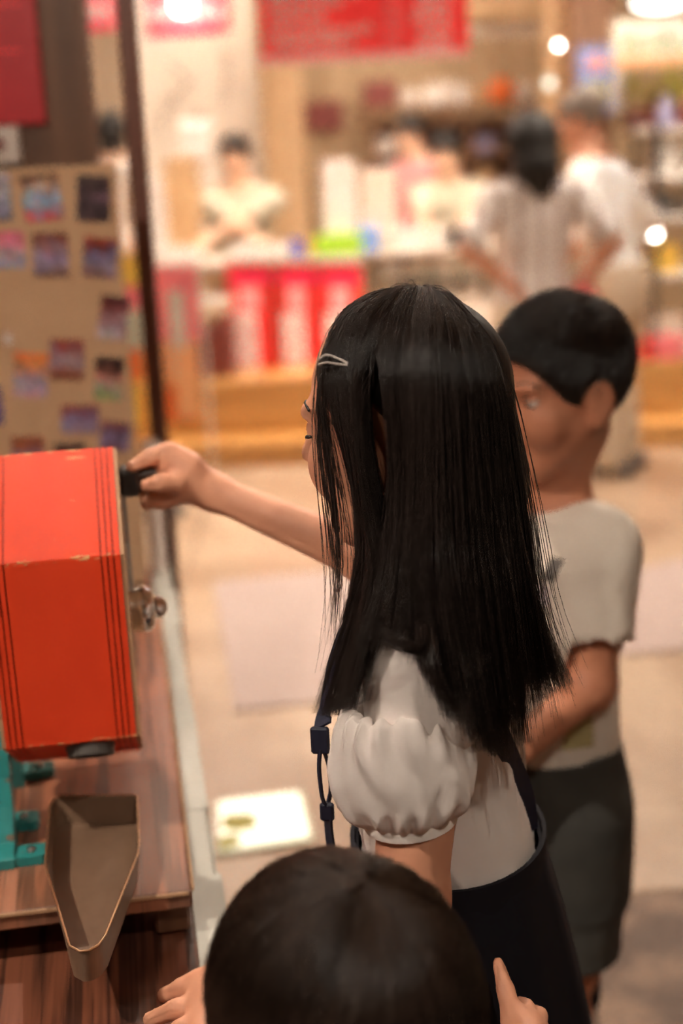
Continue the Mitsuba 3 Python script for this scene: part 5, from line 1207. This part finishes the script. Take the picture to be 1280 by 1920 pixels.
# ---- the people beyond
def adult(label, x, y, z0, hc, yaw, hyaw, hpitch, shirt, trousers, hairbsdf, wl=None, wr=None, lean=0.0, sleeve=.55, hair='short', face=True, group=None, res=.011, Q=1.0):
    """hc: centre of the head; z0: the floor under the feet."""
    k = thing('person', label, 'person', group); S = (hc[2] + .11 - z0) / 1.6; h = .215; HM = axes(hyaw, hpitch); B = axes(yaw); lv = B[:, 1] * lean
    hs, S = S, S * Q
    nk = hc + HM @ np.array([0, -.12, -.52]) * h; nk[2] = hc[2] - .155 * S
    hipz = z0 + .80 * hs; O = np.array([nk[0], nk[1], 0]); zn = nk[2]; tot = zn - hipz
    off = lambda z: -lv * np.clip((zn - z) / tot, 0, 1)          # hips stay behind a leaning neck
    P3 = lambda l, f, z: O + off(z) + B @ np.array([l, f, 0]) + np.array([0, 0, z])
    def sec(e=0):
        out = []
        for t, rx, ry, cy in ((-.06, .150, .105, 0), (.12, .152, .108, 0), (.35, .128, .092, 0), (.62, .148, .103, 0), (.82, .150, .092, 0), (.93, .110, .070, -.01), (.985, .06, .052, -.012)):
            z = hipz + t * tot; o = B.T @ off(z); out.append((z, o[0], o[1] + cy * S, rx * S + e, ry * S + e))
        return out
    sl, sr = P3(.165 * S, -.01, zn - .055 * S), P3(-.165 * S, -.01, zn - .055 * S)
    def arm(s, w, sd):
        if w is None: w = P3(sd * .21 * S, .06, zn - .50 * S)
        m = (s + w) / 2; d = w - s; L = np.linalg.norm(d); need = .25 * S; b = math.sqrt(max(0, need**2 - (L / 2)**2)); o = np.array([0, 0, -1.0]) - B[:, 1] * .4 + B[:, 0] * sd * .5; o -= d * (o @ d) / L**2; o /= np.linalg.norm(o); el_ = m + o * b
        return limb(s, el_, w, .046 * S, .036 * S, .025 * S), el_, w
    al, el_, wl = arm(sl, wl, 1); ar, er_, wr = arm(sr, wr, -1)
    lg = []
    for s in (1, -1): lg += limb(P3(s * .085 * S, 0, hipz - .02), P3(s * .085 * S, .02, z0 + .44 * hs), P3(s * .085 * S, -.01, z0 + .085 * S), .085 * S, .055 * S, .038 * S)
    fw_ = lambda e_, w: w - e_
    bd = solid(head_prims(hc, h, HM) + [cone(hc + HM @ np.array([0, -.1, -.28]) * h, nk, .055 * S, .058 * S, .02), cone(nk, sl, .055 * S, .046 * S, .05), cone(nk, sr, .055 * S, .046 * S, .05), loft(sec(), B, O * 0 + np.array([O[0], O[1], 0]), .03)] + al + ar
               + hand_prims(wl, fw_(el_, wl), (0, -.2, 1), .17 * S) + hand_prims(wr, fw_(er_, wr), (0, -.2, 1), .17 * S, thumb=-1) + lg, res * .75, 3)
    add('body', bd, 'skin_pale' if 'staff' in label else 'skin', k, smooth=True)
    if face: face_parts(k, hc, h, HM, skin='skin_pale' if 'staff' in label else 'skin')
    sp_ = [loft(sec(.014), B, np.array([O[0], O[1], 0]), .03), cone(nk - [0, 0, .03], sl, .064 * S, .058 * S, .05), cone(nk - [0, 0, .03], sr, .064 * S, .058 * S, .05)]
    for s_, e_, w in ((sl, el_, wl), (sr, er_, wr)):
        if sleeve <= .6: sp_.append(cone(s_, s_ + (e_ - s_) * sleeve * 1.5, .060 * S, .058 * S, .03))
        else: sp_ += [cone(s_, e_, .060 * S, .050 * S, .03), cone(e_, e_ + (w - e_) * min(1, (sleeve - .6) * 2.6), .048 * S, .042 * S, .02)]
    fold = lambda P: (meshkit.fbm(P * [9, 9, 6], 3, 2) - .5) * .022
    add('shirt', solid(sp_, res, 3, fold=fold), shirt, k, smooth=True)
    tr = [loft([(hipz - .10 * S, 0, 0, .155 * S, .115 * S), (hipz + .02, 0, 0, .165 * S, .12 * S), (hipz + .10, 0, 0, .15 * S, .11 * S)], B, np.array([O[0], O[1], 0]) + off(hipz), .03)]
    for s in (1, -1): tr += limb(P3(s * .085 * S, 0, hipz - .02), P3(s * .085 * S, .02, z0 + .44 * hs), P3(s * .085 * S, -.01, z0 + .07 * S), .098 * S, .075 * S, .062 * S)
    add('trousers', solid(tr, res, 3), trousers, k, smooth=True)
    for s in (1, -1): add('shoe', shoe(P3(s * .085 * S, 0, z0 + .001), B[:, 1], .25 * S) if z0 < .01 else solid([cone(P3(s * .085 * S, -.04, z0 + .04), P3(s * .085 * S, .13, z0 + .035), .04, .034)], .01, 2), 'shoe', k, smooth=True)
    hq = lambda l, f, u: hc + HM @ (np.array([l, f, u]) * h); ex = []
    if hair == 'long': ex = [ell(hq(0, -.10, .12), np.array([.44, .46, .42]) * h, HM, .02), cone(hq(0, -.20, .0), hq(0, -.30, -.45), .44 * h, .40 * h, .04), cone(hq(0, -.30, -.45), hq(.0, -.34, -.80), .38 * h, .26 * h, .04)]
    if hair == 'bob': ex = [cone(hq(0, -.16, .0), hq(0, -.20, -.30), .38 * h, .34 * h, .04)]
    if hair == 'bun': ex = [ell(hq(0, -.50, .20), np.array([.16, .14, .16]) * h, HM, .02)]
    fcs = [((0, .47, -.16), (.38, .40, .44)), ((.36, .02, -.15), (.14, .17, .24)), ((-.36, .02, -.15), (.14, .17, .24))] + ([] if hair in ('long', 'bob') else [((0, -.02, -.52), (.6, .5, .28))])
    add('hair', hair_cap(hc, h, HM, .05, fcs if hair != 'long' else fcs[:1], ex, res * .8), hairbsdf, k, smooth=True)
    return k
adult('staff member in a pale green shirt leaning on the counter behind two white trays', 0, 0, 0, at(440, 293, 7.85), 268, 262, 14, 'shirt_staff', 'charcoal', 'hair_base', at(392, 448, 7.2), at(490, 452, 7.2), lean=.08, Q=1.28)
adult('staff member in a cream shirt with parted black hair behind the cups', 0, 0, 0, at(836, 290, 7.75), 262, 250, 18, 'shirt_staff', 'charcoal', 'hair_base', at(850, 452, 7.25), at(800, 455, 7.25), lean=.06, hair='bun', Q=1.12)
adult('staff member turned away behind the cream box, only the head clear', 0, 0, 0, at(768, 252, 8.35), 215, 205, 8, 'sign_pink', 'charcoal', 'hair_base', hair='short')
adult('staff member in white with dark hair, half hidden between partition and thin post', 0, 0, 0, at(208, 248, 8.0), 215, 95, 5, 'shirt_customer', 'charcoal', 'hair_base', hair='bob')
adult('woman with shoulder-length dark hair in a grey striped white shirt, back turned', 0, 0, 0, at(992, 268, 5.55), 98, 105, 4, 'striped', 'trousers', 'hair_base', at(962, 540, 5.42), at(1082, 545, 5.50), hair='long', face=True)
adult('man with grey hair in a bright white shirt and beige trousers, bending left', 0, 0, 0, at(1086, 222, 5.95), 150, 160, 12, 'shirt_customer', 'trousers', 'hair_grey', at(1062, 470, 5.82), at(1130, 500, 6.15), lean=.11, Q=1.12, sleeve=.75)
pb_ = thing('pink_pouch', 'pink pouch held low beside the striped woman', 'pouch'); p = at(1096, 556, 5.46)
add('pouch', solid([ell(p, (.05, .03, .04))], .006, 2), 'pink', pb_, smooth=True); add('strap', tube(spline([p + [-.03, 0, .03], p + [0, 0, .075], p + [.03, 0, .03]], 10), .004, 6), 'pink', pb_)
